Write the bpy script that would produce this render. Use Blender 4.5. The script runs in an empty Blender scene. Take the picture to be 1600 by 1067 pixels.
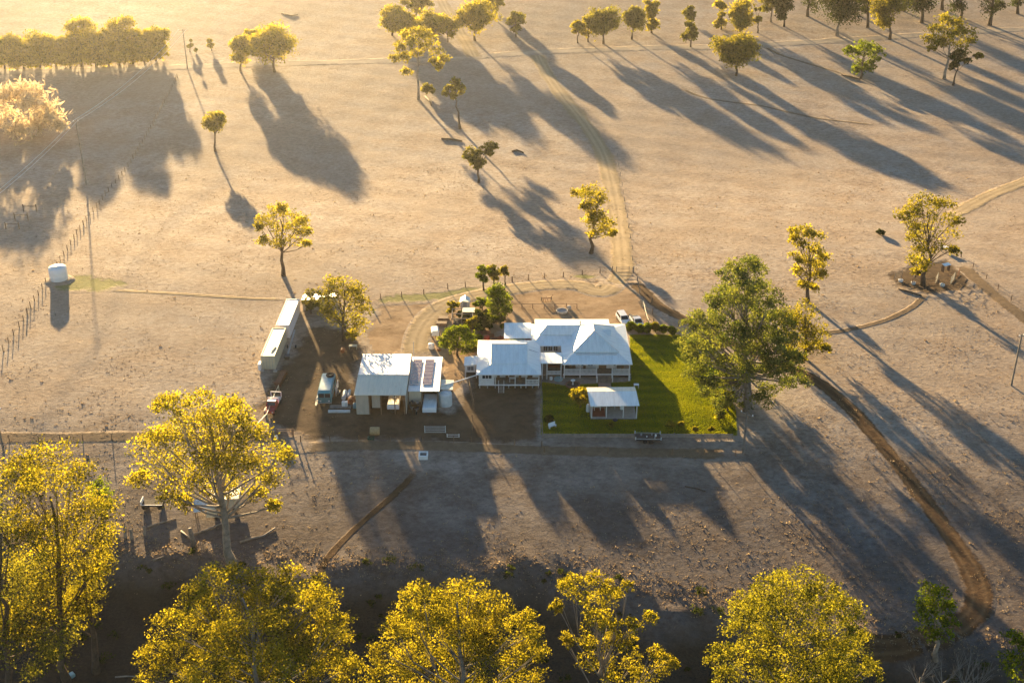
import bpy, math, random
import numpy as np
from mathutils import Vector, Matrix

# ------------------------------------------------------------------ camera, world, sun, exposure
SC = bpy.context.scene
COL = SC.collection
H = 108.0                       # drone height above the paddock
PITCH = math.radians(27.0)      # looking down below the horizon
FPX = 1925.0                    # focal length in photo pixels (1600 wide)
cam_d = bpy.data.cameras.new('camera'); cam = bpy.data.objects.new('camera', cam_d); COL.objects.link(cam)
cam.location = (0, 0, H); cam.rotation_euler = (math.radians(90) - PITCH, 0, 0)
cam_d.sensor_width = 36.0; cam_d.lens = 36.0 * FPX / 1600.0
cam_d.clip_start = 1.0; cam_d.clip_end = 12000
SC.camera = cam
SUN_AZ = math.radians(-18.5)    # measured from the view direction, negative to the left
SUN_EL = math.radians(7.4)
W = bpy.data.worlds.new('World'); SC.world = W; W.use_nodes = True
wn = W.node_tree
sky = wn.nodes.new('ShaderNodeTexSky'); sky.sky_type = 'NISHITA'; sky.sun_disc = False
sky.sun_elevation = SUN_EL; sky.sun_rotation = SUN_AZ; sky.ozone_density = 2.5; sky.dust_density = 0.4
wn.links.new(sky.outputs[0], wn.nodes['Background'].inputs[0]); wn.nodes['Background'].inputs[1].default_value = 0.05
sl = bpy.data.lights.new('sun', 'SUN'); sl.energy = 5.0; sl.angle = math.radians(0.7); sl.color = (1.0, 0.70, 0.34)
so = bpy.data.objects.new('sun', sl); COL.objects.link(so)
sd = Vector((math.sin(SUN_AZ) * math.cos(SUN_EL), math.cos(SUN_AZ) * math.cos(SUN_EL), math.sin(SUN_EL)))
so.rotation_euler = sd.to_track_quat('Z', 'Y').to_euler(); so.location = (0, 0, 300)
SC.view_settings.view_transform = 'Standard'; SC.view_settings.look = 'None'
SC.view_settings.exposure = 2.6; SC.view_settings.gamma = 1.0
SC.cycles.use_denoising = True
SC.cycles.max_bounces = 6; SC.cycles.transparent_max_bounces = 8
SC.cycles.volume_bounces = 0

rng = np.random.default_rng(7)
random.seed(5)

# ------------------------------------------------------------------ terrain height and pixel helpers
def U(px, py, z=0.0):
    dx = (px - 800) / FPX; dv = (py - 533.5) / FPX
    D = (dx, math.cos(PITCH) - dv * math.sin(PITCH), -math.sin(PITCH) - dv * math.cos(PITCH))
    t = (z - H) / D[2]
    return D[0] * t, D[1] * t
_bk = [U(*p) for p in ((-400, 850), (0, 850), (300, 858), (500, 872), (900, 886), (1100, 922), (1300, 958), (1450, 985), (1600, 1000), (2000, 1040))]
_bx = np.array([p[0] for p in _bk]); _by = np.array([p[1] for p in _bk])
def gz(x, y):
    x = np.asarray(x, float); y = np.asarray(y, float)
    z = 0.30 * np.sin(x / 19 + 0.6) * np.sin(y / 27 + 1.1) + 0.07 * np.sin(x / 2.9 + y / 4.7) * np.sin(y / 3.3 - x / 8.0 + 2)
    near = np.exp(-(((x - 2) / 60) ** 2 + ((y - 195) / 38) ** 2))
    z = z * (1 - 0.85 * np.clip(near * 1.6, 0, 1))
    u = np.clip((y - 325) / 400, 0, 1); z = z + 34.0 * u * u * (1 - u / 3) * 1.0 + np.clip((y - 380) / 300, 0, 1) * 1.0 * np.sin(x / 60 + 1)
    dn = np.clip(188 - y, 0, 60); z = z - 0.038 * dn * dn / (dn + 8)
    sw = np.clip((y - 228) / 105, 0, 1); z = z - 4.2 * sw * sw * (3 - 2 * sw)
    yb = np.interp(x, _bx, _by) + 1.3 * np.sin(x / 4.3) + 0.8 * np.sin(x / 1.9 + 1) + 2.0 * np.sin(x / 9.7 + 2)
    t = np.clip((yb - y) / (10.0 + 3 * np.sin(x / 7.0)), 0, 1); t = t * t * (3 - 2 * t)
    z = z - 4.2 * t - np.clip((yb - y - 9) / 40, 0, 1) * 1.2 + np.clip((yb + 4 - y) / 5, 0, 1) * (0.28 * np.sin(x / 1.7) * np.sin(y / 2.1 + x / 3) + 0.2 * np.sin(x / 0.9 + y / 1.3))
    return z
def P(px, py, dz=0.0):
    z = 0.0
    for _ in range(4):
        x, y = U(px, py, z); z = float(gz(x, y))
    return Vector((x, y, z + dz))
def at_depth(px, py, Y):
    """point on the pixel's ray at ground distance Y"""
    dx = (px - 800) / FPX; dv = (py - 533.5) / FPX
    D = (dx, math.cos(PITCH) - dv * math.sin(PITCH), -math.sin(PITCH) - dv * math.cos(PITCH))
    t = Y / D[1]
    return np.array((D[0] * t, Y, H + D[2] * t))
def ppm(Y, z=0):                # photo pixels per metre at a distance
    return FPX / (Y * math.cos(PITCH) + (H - z) * math.sin(PITCH))

# ------------------------------------------------------------------ tagging helpers
def tag(o, label=None, cat=None, group=None, kind=None):
    if label: o['label'] = label
    if cat: o['category'] = cat
    if group: o['group'] = group
    if kind: o['kind'] = kind
    return o
def empty(name, loc, rz=0.0, label=None, cat=None, group=None):
    o = bpy.data.objects.new(name, None); COL.objects.link(o)
    o.empty_display_size = 0.5
    o.location = loc; o.rotation_euler = (0, 0, rz)
    return tag(o, label, cat, group)
def copy_tree(o, parent=None):
    c = o.copy(); COL.objects.link(c)
    if parent is not None: c.parent = parent
    for ch in list(o.children): copy_tree(ch, c)
    return c

# ------------------------------------------------------------------ materials
def new_mat(name):
    m = bpy.data.materials.new(name); m.use_nodes = True
    nt = m.node_tree; b = nt.nodes['Principled BSDF']
    return m, nt, b
def N(nt, t, **kw):
    n = nt.nodes.new(t)
    for k, v in kw.items(): setattr(n, k, v)
    return n
def noise(nt, vec, scale, detail=4, rough=0.55):
    n = N(nt, 'ShaderNodeTexNoise'); n.inputs['Scale'].default_value = scale
    n.inputs['Detail'].default_value = detail; n.inputs['Roughness'].default_value = rough
    if vec is not None: nt.links.new(vec, n.inputs['Vector'])
    return n.outputs['Fac']
def ramp(nt, fac, stops):
    r = N(nt, 'ShaderNodeValToRGB'); e = r.color_ramp.elements
    while len(e) < len(stops): e.new(0.5)
    for k, (p, c) in enumerate(stops):
        e[k].position = p; e[k].color = (c[0], c[1], c[2], 1) if hasattr(c, '__len__') else (c, c, c, 1)
    nt.links.new(fac, r.inputs[0]); return r.outputs[0]
def mix(nt, fac, a, b, mode='MIX'):
    m = N(nt, 'ShaderNodeMix', data_type='RGBA', blend_type=mode)
    for s, v in ((m.inputs[0], fac), (m.inputs[6], a), (m.inputs[7], b)):
        if isinstance(v, (int, float)): s.default_value = v
        elif isinstance(v, tuple): s.default_value = (v[0], v[1], v[2], 1)
        else: nt.links.new(v, s)
    return m.outputs[2]
def mth(nt, op, a, b=0.0, clamp=False):
    m = N(nt, 'ShaderNodeMath', operation=op); m.use_clamp = clamp
    for s, v in ((m.inputs[0], a), (m.inputs[1], b)):
        if isinstance(v, (int, float)): s.default_value = v
        else: nt.links.new(v, s)
    return m.outputs[0]
def mat(name, col, rough=0.6, var=0.15, scale=1.5, metal=0.0, bump=0.0, col2=None, spec=0.4):
    m, nt, b = new_mat(name)
    tc = N(nt, 'ShaderNodeTexCoord').outputs['Object']
    f = noise(nt, tc, scale, 6, 0.65)
    c2 = col2 or tuple(c * (1 - var * 2) for c in col)
    c = ramp(nt, f, [(0.35, c2), (0.62, col)])
    nt.links.new(c, b.inputs['Base Color']); b.inputs['Roughness'].default_value = rough
    b.inputs['Metallic'].default_value = metal; b.inputs['Specular IOR Level'].default_value = spec
    if bump:
        bp = N(nt, 'ShaderNodeBump'); bp.inputs['Strength'].default_value = bump; bp.inputs['Distance'].default_value = 0.05
        nt.links.new(noise(nt, tc, scale * 6, 4), bp.inputs['Height']); nt.links.new(bp.outputs[0], b.inputs['Normal'])
    return m
def metal_sheet(name, col, axis='X', rust=0.12, rough=0.42, rib=5.0, rustcol=(0.42, 0.24, 0.12)):
    """painted corrugated steel: ribs running down the slope, streaky dirt"""
    m, nt, b = new_mat(name)
    tc = N(nt, 'ShaderNodeTexCoord').outputs['Object']
    mp = N(nt, 'ShaderNodeMapping'); nt.links.new(tc, mp.inputs[0])
    mp.inputs['Scale'].default_value = (1.6, 0.25, 0.4) if axis == 'X' else (0.25, 1.6, 0.4)
    st = noise(nt, mp.outputs[0], 1.2, 7, 0.7)
    big = noise(nt, tc, 0.35, 3)
    d = tuple(c * 0.80 for c in col)
    c = ramp(nt, st, [(0.3, d), (0.6, col)])
    rf = mth(nt, 'MULTIPLY', ramp(nt, st, [(0.5, 0.0), (0.75, 1.0)]), ramp(nt, big, [(0.48, 0.0), (0.65, 1.0)]))
    c = mix(nt, mth(nt, 'MULTIPLY', rf, rust * 4, True), c, rustcol)
    # lap joints of the sheets
    sx = N(nt, 'ShaderNodeSeparateXYZ'); nt.links.new(tc, sx.inputs[0])
    u = sx.outputs[0 if axis == 'X' else 1]
    fr = mth(nt, 'FRACT', mth(nt, 'MULTIPLY', u, 1.25))
    lap = mth(nt, 'LESS_THAN', fr, 0.09)
    c = mix(nt, mth(nt, 'MULTIPLY', lap, 0.10), c, (0.25, 0.27, 0.28))
    nt.links.new(c, b.inputs['Base Color'])
    b.inputs['Roughness'].default_value = rough; b.inputs['Specular IOR Level'].default_value = 0.5
    wv = mth(nt, 'SINE', mth(nt, 'MULTIPLY', u, rib * 6.283))
    bp = N(nt, 'ShaderNodeBump'); bp.inputs['Strength'].default_value = 0.35; bp.inputs['Distance'].default_value = 0.03
    nt.links.new(wv, bp.inputs['Height']); nt.links.new(bp.outputs[0], b.inputs['Normal'])
    return m
def boards(name, col, pitch=0.18, var=0.12):
    """weatherboards: thin horizontal laps"""
    m, nt, b = new_mat(name)
    tc = N(nt, 'ShaderNodeTexCoord').outputs['Object']
    sx = N(nt, 'ShaderNodeSeparateXYZ'); nt.links.new(tc, sx.inputs[0])
    fr = mth(nt, 'FRACT', mth(nt, 'DIVIDE', sx.outputs[2], pitch))
    f = noise(nt, tc, 1.3, 6, 0.7)
    c = ramp(nt, f, [(0.3, tuple(x * (1 - 2 * var) for x in col)), (0.65, col)])
    nt.links.new(c, b.inputs['Base Color']); b.inputs['Roughness'].default_value = 0.6
    bp = N(nt, 'ShaderNodeBump'); bp.inputs['Strength'].default_value = 0.5; bp.inputs['Distance'].default_value = 0.03
    nt.links.new(fr, bp.inputs['Height']); nt.links.new(bp.outputs[0], b.inputs['Normal'])
    return m

def world_pos(nt): return N(nt, 'ShaderNodeNewGeometry').outputs['Position']
def grass_nodes(nt):
    """dry paddock colour and height, shared by the ground and the soft edges of every track"""
    p = world_pos(nt)
    mp = N(nt, 'ShaderNodeMapping'); nt.links.new(p, mp.inputs[0]); mp.inputs['Scale'].default_value = (0.75, 1.0, 0.6)
    q = mp.outputs[0]
    big = noise(nt, p, 0.016, 4, 0.6)
    mid = noise(nt, p, 0.075, 8, 0.72)
    fin = noise(nt, q, 1.1, 8, 0.8)
    tus = noise(nt, q, 3.2, 4, 0.7)
    bare = noise(nt, p, 0.21, 7, 0.75)
    c = ramp(nt, fin, [(0.30, (0.175, 0.135, 0.108)), (0.45, (0.315, 0.265, 0.217)), (0.58, (0.41, 0.352, 0.292)), (0.74, (0.53, 0.465, 0.38))])
    c2 = ramp(nt, fin, [(0.30, (0.135, 0.098, 0.072)), (0.45, (0.255, 0.19, 0.14)), (0.60, (0.36, 0.29, 0.22)), (0.78, (0.47, 0.395, 0.305))])
    c = mix(nt, ramp(nt, mid, [(0.40, 0.0), (0.60, 1.0)]), c, c2)
    c = mix(nt, ramp(nt, big, [(0.42, 0.0), (0.62, 0.55)]), c, mix(nt, fin, (0.17, 0.13, 0.095), (0.42, 0.34, 0.26)))
    c = mix(nt, ramp(nt, bare, [(0.60, 0.0), (0.70, 0.55)]), c, (0.16, 0.105, 0.066))
    c = mix(nt, ramp(nt, bare, [(0.28, 0.5), (0.38, 0.0)]), c, (0.52, 0.42, 0.28))
    h = mth(nt, 'ADD', mth(nt, 'MULTIPLY', fin, 0.6), mth(nt, 'ADD', mth(nt, 'MULTIPLY', tus, 0.32), mth(nt, 'MULTIPLY', bare, 0.8)))
    # front paddock: darker ground plus deeper, cooler shade put into the colour, uneven boundary
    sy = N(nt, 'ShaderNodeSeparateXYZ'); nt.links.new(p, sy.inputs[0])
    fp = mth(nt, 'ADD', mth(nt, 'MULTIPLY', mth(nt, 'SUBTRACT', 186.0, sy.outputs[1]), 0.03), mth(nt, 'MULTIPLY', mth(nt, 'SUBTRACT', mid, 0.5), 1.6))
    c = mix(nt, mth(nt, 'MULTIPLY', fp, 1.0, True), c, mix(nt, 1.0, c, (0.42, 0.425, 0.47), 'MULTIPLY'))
    # much darker colour low on the creek bank side, nearest the camera
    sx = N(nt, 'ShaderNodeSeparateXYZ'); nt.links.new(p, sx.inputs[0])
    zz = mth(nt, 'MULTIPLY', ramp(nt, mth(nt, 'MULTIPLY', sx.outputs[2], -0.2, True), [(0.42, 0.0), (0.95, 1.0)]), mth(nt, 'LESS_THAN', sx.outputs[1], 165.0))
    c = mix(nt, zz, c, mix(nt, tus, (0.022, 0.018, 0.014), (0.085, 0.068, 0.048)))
    return c, h, p
def ground_finish(nt, b, c, h, strength=0.9, dist=0.35):
    nt.links.new(c, b.inputs['Base Color']); b.inputs['Roughness'].default_value = 0.95
    b.inputs['Specular IOR Level'].default_value = 0.05
    bp = N(nt, 'ShaderNodeBump'); bp.inputs['Strength'].default_value = strength; bp.inputs['Distance'].default_value = dist
    nt.links.new(h, bp.inputs['Height']); nt.links.new(bp.outputs[0], b.inputs['Normal'])
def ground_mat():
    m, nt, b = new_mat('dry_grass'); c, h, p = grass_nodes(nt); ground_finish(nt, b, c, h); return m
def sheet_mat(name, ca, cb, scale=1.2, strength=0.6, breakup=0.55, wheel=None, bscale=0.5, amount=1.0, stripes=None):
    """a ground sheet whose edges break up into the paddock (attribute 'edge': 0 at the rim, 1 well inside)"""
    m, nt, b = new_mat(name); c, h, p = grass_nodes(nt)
    a = N(nt, 'ShaderNodeAttribute', attribute_name='edge').outputs['Fac']
    n1 = noise(nt, p, bscale, 6, 0.7)
    k = mth(nt, 'ADD', a, mth(nt, 'MULTIPLY', mth(nt, 'SUBTRACT', n1, 0.5), breakup * 3))
    k = ramp(nt, k, [(0.30, 0.0), (0.62, amount)])
    rimfade = ramp(nt, a, [(0.02, 0.0), (0.2, 1.0)])
    k = mth(nt, 'MULTIPLY', k, rimfade)
    f = noise(nt, p, scale, 7, 0.72)
    d = ramp(nt, f, [(0.3, ca), (0.68, cb)])
    if wheel is not None:
        wa = N(nt, 'ShaderNodeAttribute', attribute_name='wheel').outputs['Fac']
        d = mix(nt, wa, d, wheel)
    if stripes is not None:
        mp = N(nt, 'ShaderNodeMapping'); nt.links.new(p, mp.inputs[0]); mp.inputs['Scale'].default_value = (0.12, 1.1, 1)
        d = mix(nt, ramp(nt, noise(nt, mp.outputs[0], 0.8, 3), [(0.4, 0.0), (0.7, 0.6)]), d, stripes)
    c = mix(nt, k, c, d)
    h2 = mth(nt, 'ADD', mth(nt, 'MULTIPLY', h, mth(nt, 'SUBTRACT', 1.0, mth(nt, 'MULTIPLY', k, 0.75))), mth(nt, 'MULTIPLY', f, mth(nt, 'MULTIPLY', k, strength)))
    ground_finish(nt, b, c, h2); return m
def foliage(name, dark, light, trans=0.45, tcol=None):
    m = bpy.data.materials.new(name); m.use_nodes = True; nt = m.node_tree
    nt.nodes.remove(nt.nodes['Principled BSDF']); out = nt.nodes['Material Output']
    t = N(nt, 'ShaderNodeAttribute', attribute_name='tint').outputs['Fac']
    c = ramp(nt, t, [(0.0, dark), (1.0, light)])
    df = N(nt, 'ShaderNodeBsdfDiffuse'); nt.links.new(c, df.inputs[0])
    tr = N(nt, 'ShaderNodeBsdfTranslucent'); nt.links.new(mix(nt, 1.0, c, tcol or (1.35, 1.2, 0.45), 'MULTIPLY'), tr.inputs[0])
    ms = N(nt, 'ShaderNodeMixShader'); ms.inputs[0].default_value = trans
    nt.links.new(df.outputs[0], ms.inputs[1]); nt.links.new(tr.outputs[0], ms.inputs[2]); nt.links.new(ms.outputs[0], out.inputs[0])
    return m

M = {}
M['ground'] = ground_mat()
M['dirt_road'] = sheet_mat('dirt_road_gravel', (0.25, 0.205, 0.155), (0.38, 0.32, 0.245), 0.5, 0.35, 0.45, wheel=(0.46, 0.39, 0.30))
M['track'] = sheet_mat('wheel_track_dust', (0.24, 0.18, 0.10), (0.36, 0.28, 0.17), 0.8, 0.35, 0.45, wheel=(0.50, 0.39, 0.25))
M['dark_track'] = sheet_mat('dark_track_soil', (0.055, 0.032, 0.018), (0.12, 0.072, 0.038), 0.6, 0.4, 0.45, wheel=(0.15, 0.095, 0.05))
M['pad'] = sheet_mat('cattle_pad_soil', (0.12, 0.085, 0.055), (0.22, 0.16, 0.10), 0.9, 0.4, 0.5)
M['yard'] = sheet_mat('yard_bare_soil', (0.18, 0.11, 0.058), (0.42, 0.30, 0.185), 0.22, 0.45, 0.5, bscale=0.2)
M['yard_dark'] = sheet_mat('yard_dark_soil', (0.050, 0.034, 0.022), (0.15, 0.102, 0.062), 0.3, 0.45, 0.45, bscale=0.25)
M['lawn'] = sheet_mat('green_lawn', (0.03, 0.062, 0.004), (0.085, 0.105, 0.005), 0.9, 0.5, 0.25, stripes=(0.12, 0.13, 0.006))
M['green_strip'] = sheet_mat('green_pick', (0.10, 0.13, 0.02), (0.22, 0.22, 0.05), 0.9, 0.5, 0.6, bscale=0.35, amount=0.75)
M['paver'] = sheet_mat('pink_pavers', (0.30, 0.19, 0.14), (0.42, 0.29, 0.22), 3.0, 0.2, 0.05)
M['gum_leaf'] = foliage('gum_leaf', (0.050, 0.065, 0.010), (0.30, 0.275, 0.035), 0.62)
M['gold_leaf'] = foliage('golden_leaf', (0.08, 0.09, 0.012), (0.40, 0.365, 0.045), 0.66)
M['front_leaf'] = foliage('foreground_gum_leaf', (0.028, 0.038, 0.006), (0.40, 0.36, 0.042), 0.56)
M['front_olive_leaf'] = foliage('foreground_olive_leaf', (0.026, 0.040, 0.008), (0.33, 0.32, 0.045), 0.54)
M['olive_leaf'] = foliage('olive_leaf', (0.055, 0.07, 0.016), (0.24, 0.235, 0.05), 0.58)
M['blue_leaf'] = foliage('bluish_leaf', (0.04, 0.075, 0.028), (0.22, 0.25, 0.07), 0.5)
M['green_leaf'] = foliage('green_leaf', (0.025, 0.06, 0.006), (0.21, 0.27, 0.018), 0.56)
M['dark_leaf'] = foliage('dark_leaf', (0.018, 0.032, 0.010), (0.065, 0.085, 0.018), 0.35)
M['straw_leaf'] = foliage('straw_plume', (0.38, 0.33, 0.23), (0.72, 0.64, 0.47), 0.5, (1.1, 0.95, 0.75))
M['bark_pale'] = mat('pale_bark', (0.36, 0.30, 0.24), 0.85, 0.25, 1.2, bump=0.4)
M['bark_dark'] = mat('dark_bark', (0.11, 0.075, 0.05), 0.9, 0.25, 1.5, bump=0.5)
M['bark_grey'] = mat('grey_deadwood', (0.24, 0.21, 0.18), 0.9, 0.25, 1.5, bump=0.4)

# ------------------------------------------------------------------ mesh builder
class MB:
    def __init__(s): s.v = []; s.f = []
    def add(s, vs, fs):
        o = len(s.v); s.v += [tuple(v) for v in vs]; s.f += [tuple(i + o for i in f) for f in fs]; return s
    def box(s, x0, x1, y0, y1, z0, z1):
        return s.add([(x0, y0, z0), (x1, y0, z0), (x1, y1, z0), (x0, y1, z0), (x0, y0, z1), (x1, y0, z1), (x1, y1, z1), (x0, y1, z1)],
                     [(0, 3, 2, 1), (4, 5, 6, 7), (0, 1, 5, 4), (1, 2, 6, 5), (2, 3, 7, 6), (3, 0, 4, 7)])
    def slab(s, pts, th):
        """a plate: polygon pts (top surface) extruded straight down by th"""
        n = len(pts)
        vs = list(pts) + [(p[0], p[1], p[2] - th) for p in pts]
        return s.add(vs, [tuple(range(n)), tuple(range(2 * n - 1, n - 1, -1))] + [(i, i + n, (i + 1) % n + n, (i + 1) % n) for i in range(n)])
    def prism(s, prof, axis, a0, a1):
        """profile of (u, z) pairs swept along x (axis 'x', u = y) or y (axis 'y', u = x)"""
        n = len(prof)
        mk = (lambda a, u, z: (a, u, z)) if axis == 'x' else (lambda a, u, z: (u, a, z))
        vs = [mk(a0, u, z) for u, z in prof] + [mk(a1, u, z) for u, z in prof]
        return s.add(vs, [tuple(range(n)), tuple(range(2 * n - 1, n - 1, -1))] + [(i, i + n, (i + 1) % n + n, (i + 1) % n) for i in range(n)])
    def loft(s, rings, cap=True, closed=True):
        n = len(rings[0]); o = []
        fs = []
        for k in range(len(rings) - 1):
            for i in range(n if closed else n - 1):
                j = (i + 1) % n
                fs.append((k * n + i, k * n + j, (k + 1) * n + j, (k + 1) * n + i))
        if cap:
            fs.append(tuple(range(n - 1, -1, -1))); fs.append(tuple((len(rings) - 1) * n + i for i in range(n)))
        return s.add([v for r in rings for v in r], fs)
    def tube(s, pts, rad, n=6, cap=True):
        pts = [Vector(p) for p in pts]
        if not hasattr(rad, '__len__'): rad = [rad] * len(pts)
        rings = []
        for i, p in enumerate(pts):
            t = (pts[min(i + 1, len(pts) - 1)] - pts[max(i - 1, 0)])
            t = t.normalized() if t.length > 1e-9 else Vector((0, 0, 1))
            a = t.cross(Vector((0, 0, 1)) if abs(t.z) < 0.9 else Vector((1, 0, 0))).normalized(); b = t.cross(a)
            rings.append([p + (a * math.cos(2 * math.pi * k / n) + b * math.sin(2 * math.pi * k / n)) * rad[i] for k in range(n)])
        return s.loft(rings, cap)
    def lathe(s, prof, c=(0, 0, 0), n=20):
        rings = [[(c[0] + r * math.cos(2 * math.pi * k / n), c[1] + r * math.sin(2 * math.pi * k / n), c[2] + z) for k in range(n)] for r, z in prof]
        return s.loft(rings, True)
    def wheel(s, c, r, w, axis='x', n=14):
        """a round tyre-shaped solid"""
        prof = [(r * 0.55, -w / 2), (r * 0.92, -w / 2), (r, -w * 0.3), (r, w * 0.3), (r * 0.92, w / 2), (r * 0.55, w / 2)]
        rings = []
        for rr, o in prof:
            if axis == 'x': rings.append([(c[0] + o, c[1] + rr * math.cos(2 * math.pi * k / n), c[2] + rr * math.sin(2 * math.pi * k / n)) for k in range(n)])
            else: rings.append([(c[0] + rr * math.cos(2 * math.pi * k / n), c[1] + o, c[2] + rr * math.sin(2 * math.pi * k / n)) for k in range(n)])
        return s.loft(rings, True)
    def build(s, name, material, parent=None, smooth=False, org=(0, 0, 0)):
        me = bpy.data.meshes.new(name)
        me.from_pydata([(v[0] - org[0], v[1] - org[1], v[2] - org[2]) for v in s.v], [], s.f)
        me.update()
        if smooth: me.shade_smooth()
        bm_fix(me)
        me.materials.append(material)
        o = bpy.data.objects.new(name, me); COL.objects.link(o)
        if parent is not None: o.parent = parent
        return o
import bmesh
def bm_fix(me):
    bm = bmesh.new(); bm.from_mesh(me); bmesh.ops.recalc_face_normals(bm, faces=bm.faces[:]); bm.to_mesh(me); bm.free()

def np_mesh(name, verts, faces, material, parent=None, attrs=None, smooth=False):
    """verts (n,3), faces (m,4) arrays"""
    me = bpy.data.meshes.new(name); n = len(verts); k = faces.shape[1]
    me.vertices.add(n); me.vertices.foreach_set('co', np.ascontiguousarray(verts, np.float32).ravel())
    me.loops.add(faces.size); me.loops.foreach_set('vertex_index', np.ascontiguousarray(faces, np.int32).ravel())
    me.polygons.add(len(faces)); me.polygons.foreach_set('loop_start', np.arange(0, faces.size, k, dtype=np.int32))
    me.polygons.foreach_set('loop_total', np.full(len(faces), k, np.int32))
    me.update(calc_edges=True)
    for nm, vals in (attrs or {}).items():
        a = me.attributes.new(nm, 'FLOAT', 'POINT'); a.data.foreach_set('value', np.ascontiguousarray(vals, np.float32))
    if smooth: me.shade_smooth()
    me.materials.append(material)
    o = bpy.data.objects.new(name, me); COL.objects.link(o)
    if parent is not None: o.parent = parent
    return o
def grid_faces(r, c):
    i = np.arange(r - 1)[:, None] * c + np.arange(c - 1)[None, :]
    return np.stack([i, i + 1, i + c + 1, i + c], -1).reshape(-1, 4)

# ------------------------------------------------------------------ ground
ys = np.concatenate([np.array([-600, -200, -60, 0, 40, 70, 90]), 95 * np.exp(np.arange(0, 780) * 0.0042), np.array([2600, 3200, 4000, 6000])])
us = np.linspace(-1, 1, 420)
Yg = np.repeat(ys[:, None], 420, 1); Xg = us[None, :] * (0.62 * np.abs(ys)[:, None] + 60); Xg = Xg * np.where(np.abs(ys)[:, None] > 1800, 2.0, 1.0)
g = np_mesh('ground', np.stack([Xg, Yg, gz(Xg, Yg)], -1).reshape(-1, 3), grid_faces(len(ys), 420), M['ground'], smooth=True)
tag(g, 'wide dry tan paddock with sparse grazed grass', 'ground', kind='structure')

def catmull(pts, step=1.0):
    pts = [Vector((p[0], p[1])) for p in pts]
    pts = [pts[0] * 2 - pts[1]] + pts + [pts[-1] * 2 - pts[-2]]
    out = []
    for i in range(1, len(pts) - 2):
        a, b, c, d = pts[i - 1:i + 3]; n = max(2, int((c - b).length / step))
        for k in range(n):
            t = k / n
            out.append(0.5 * ((2 * b) + (c - a) * t + (2 * a - 5 * b + 4 * c - d) * t * t + (3 * b - a - 3 * c + d) * t ** 3))
    out.append(pts[-2]); return np.array([(p.x, p.y) for p in out])
def ribbon(name, pix, width, material, label, cat, lift, kind='structure', wheel=True, nx=13, widths=None):
    lift *= 0.4; mg = min(0.8, width * 0.35)
    pts = catmull([P(*p)[:2] for p in pix])
    t = np.gradient(pts, axis=0); t /= np.linalg.norm(t, axis=1)[:, None] + 1e-9
    nrm = np.stack([-t[:, 1], t[:, 0]], 1)
    s = np.linspace(-1, 1, nx)
    w = np.full(len(pts), width) if widths is None else np.interp(np.linspace(0, 1, len(pts)), np.linspace(0, 1, len(widths)), widths)
    w = w * (1 + 0.10 * np.sin(np.arange(len(pts)) * 0.31) + 0.08 * np.sin(np.arange(len(pts)) * 0.117 + 1))
    xy = pts[:, None, :] + nrm[:, None, :] * (s[None, :, None] * (w * 0.5 + mg)[:, None, None])
    edge = np.repeat((1 - np.abs(s))[None, :], len(pts), 0) * 1.6
    endf = np.minimum(np.arange(len(pts)), np.arange(len(pts))[::-1]) / 5.0
    edge = np.clip(np.minimum(edge, endf[:, None]), 0, 1)
    z = gz(xy[..., 0], xy[..., 1]) + lift * np.clip(edge * 6, 0, 1) - 0.06 * (edge < 0.02)
    off = np.abs(s[None, :] * (w * 0.5 + mg)[:, None])
    wh = np.clip(1 - np.abs(off - 0.8) / 0.45, 0, 1) if wheel else off * 0
    o = np_mesh(name, np.concatenate([xy, z[..., None]], -1).reshape(-1, 3), grid_faces(len(pts), nx), material,
                attrs={'edge': edge.ravel(), 'wheel': wh.ravel()}, smooth=True)
    return tag(o, label, cat, kind=kind)
def patch(name, pix, material, label, cat, lift, soft=2.0, cell=0.7, kind='structure', world=None):
    """a soft-edged ground sheet inside a polygon"""
    lift *= 0.4
    pg = np.array([P(*p)[:2] for p in pix]) if world is None else np.array(world)
    x = np.arange(pg[:, 0].min() - soft, pg[:, 0].max() + soft, cell); y = np.arange(pg[:, 1].min() - soft, pg[:, 1].max() + soft, cell)
    X, Y = np.meshgrid(x, y); ins = np.zeros(X.shape, bool); dist = np.full(X.shape, 1e9)
    for i in range(len(pg)):
        a, b = pg[i], pg[(i + 1) % len(pg)]
        cr = ((a[1] > Y) != (b[1] > Y)) & (X < (b[0] - a[0]) * (Y - a[1]) / (b[1] - a[1] + 1e-12) + a[0]); ins ^= cr
        e = b - a; t = np.clip(((X - a[0]) * e[0] + (Y - a[1]) * e[1]) / (e @ e + 1e-12), 0, 1)
        dist = np.minimum(dist, np.hypot(X - a[0] - t * e[0], Y - a[1] - t * e[1]))
    sd_ = np.where(ins, dist, -dist)
    edge = np.clip((sd_ + soft * 0.5) / (soft * 1.5), 0, 1)
    fc = grid_faces(*X.shape); keep = (edge.ravel()[fc] > 0).any(1); fc = fc[keep]
    used, inv = np.unique(fc, return_inverse=True)
    v = np.stack([X, Y, gz(X, Y) + lift * np.clip(edge * 6, 0, 1) - 0.06 * (edge < 0.02)], -1).reshape(-1, 3)[used]
    o = np_mesh(name, v, inv.reshape(-1, 4), material, attrs={'edge': edge.ravel()[used], 'wheel': np.zeros(len(used))}, smooth=True)
    return tag(o, label, cat, kind=kind)

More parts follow.
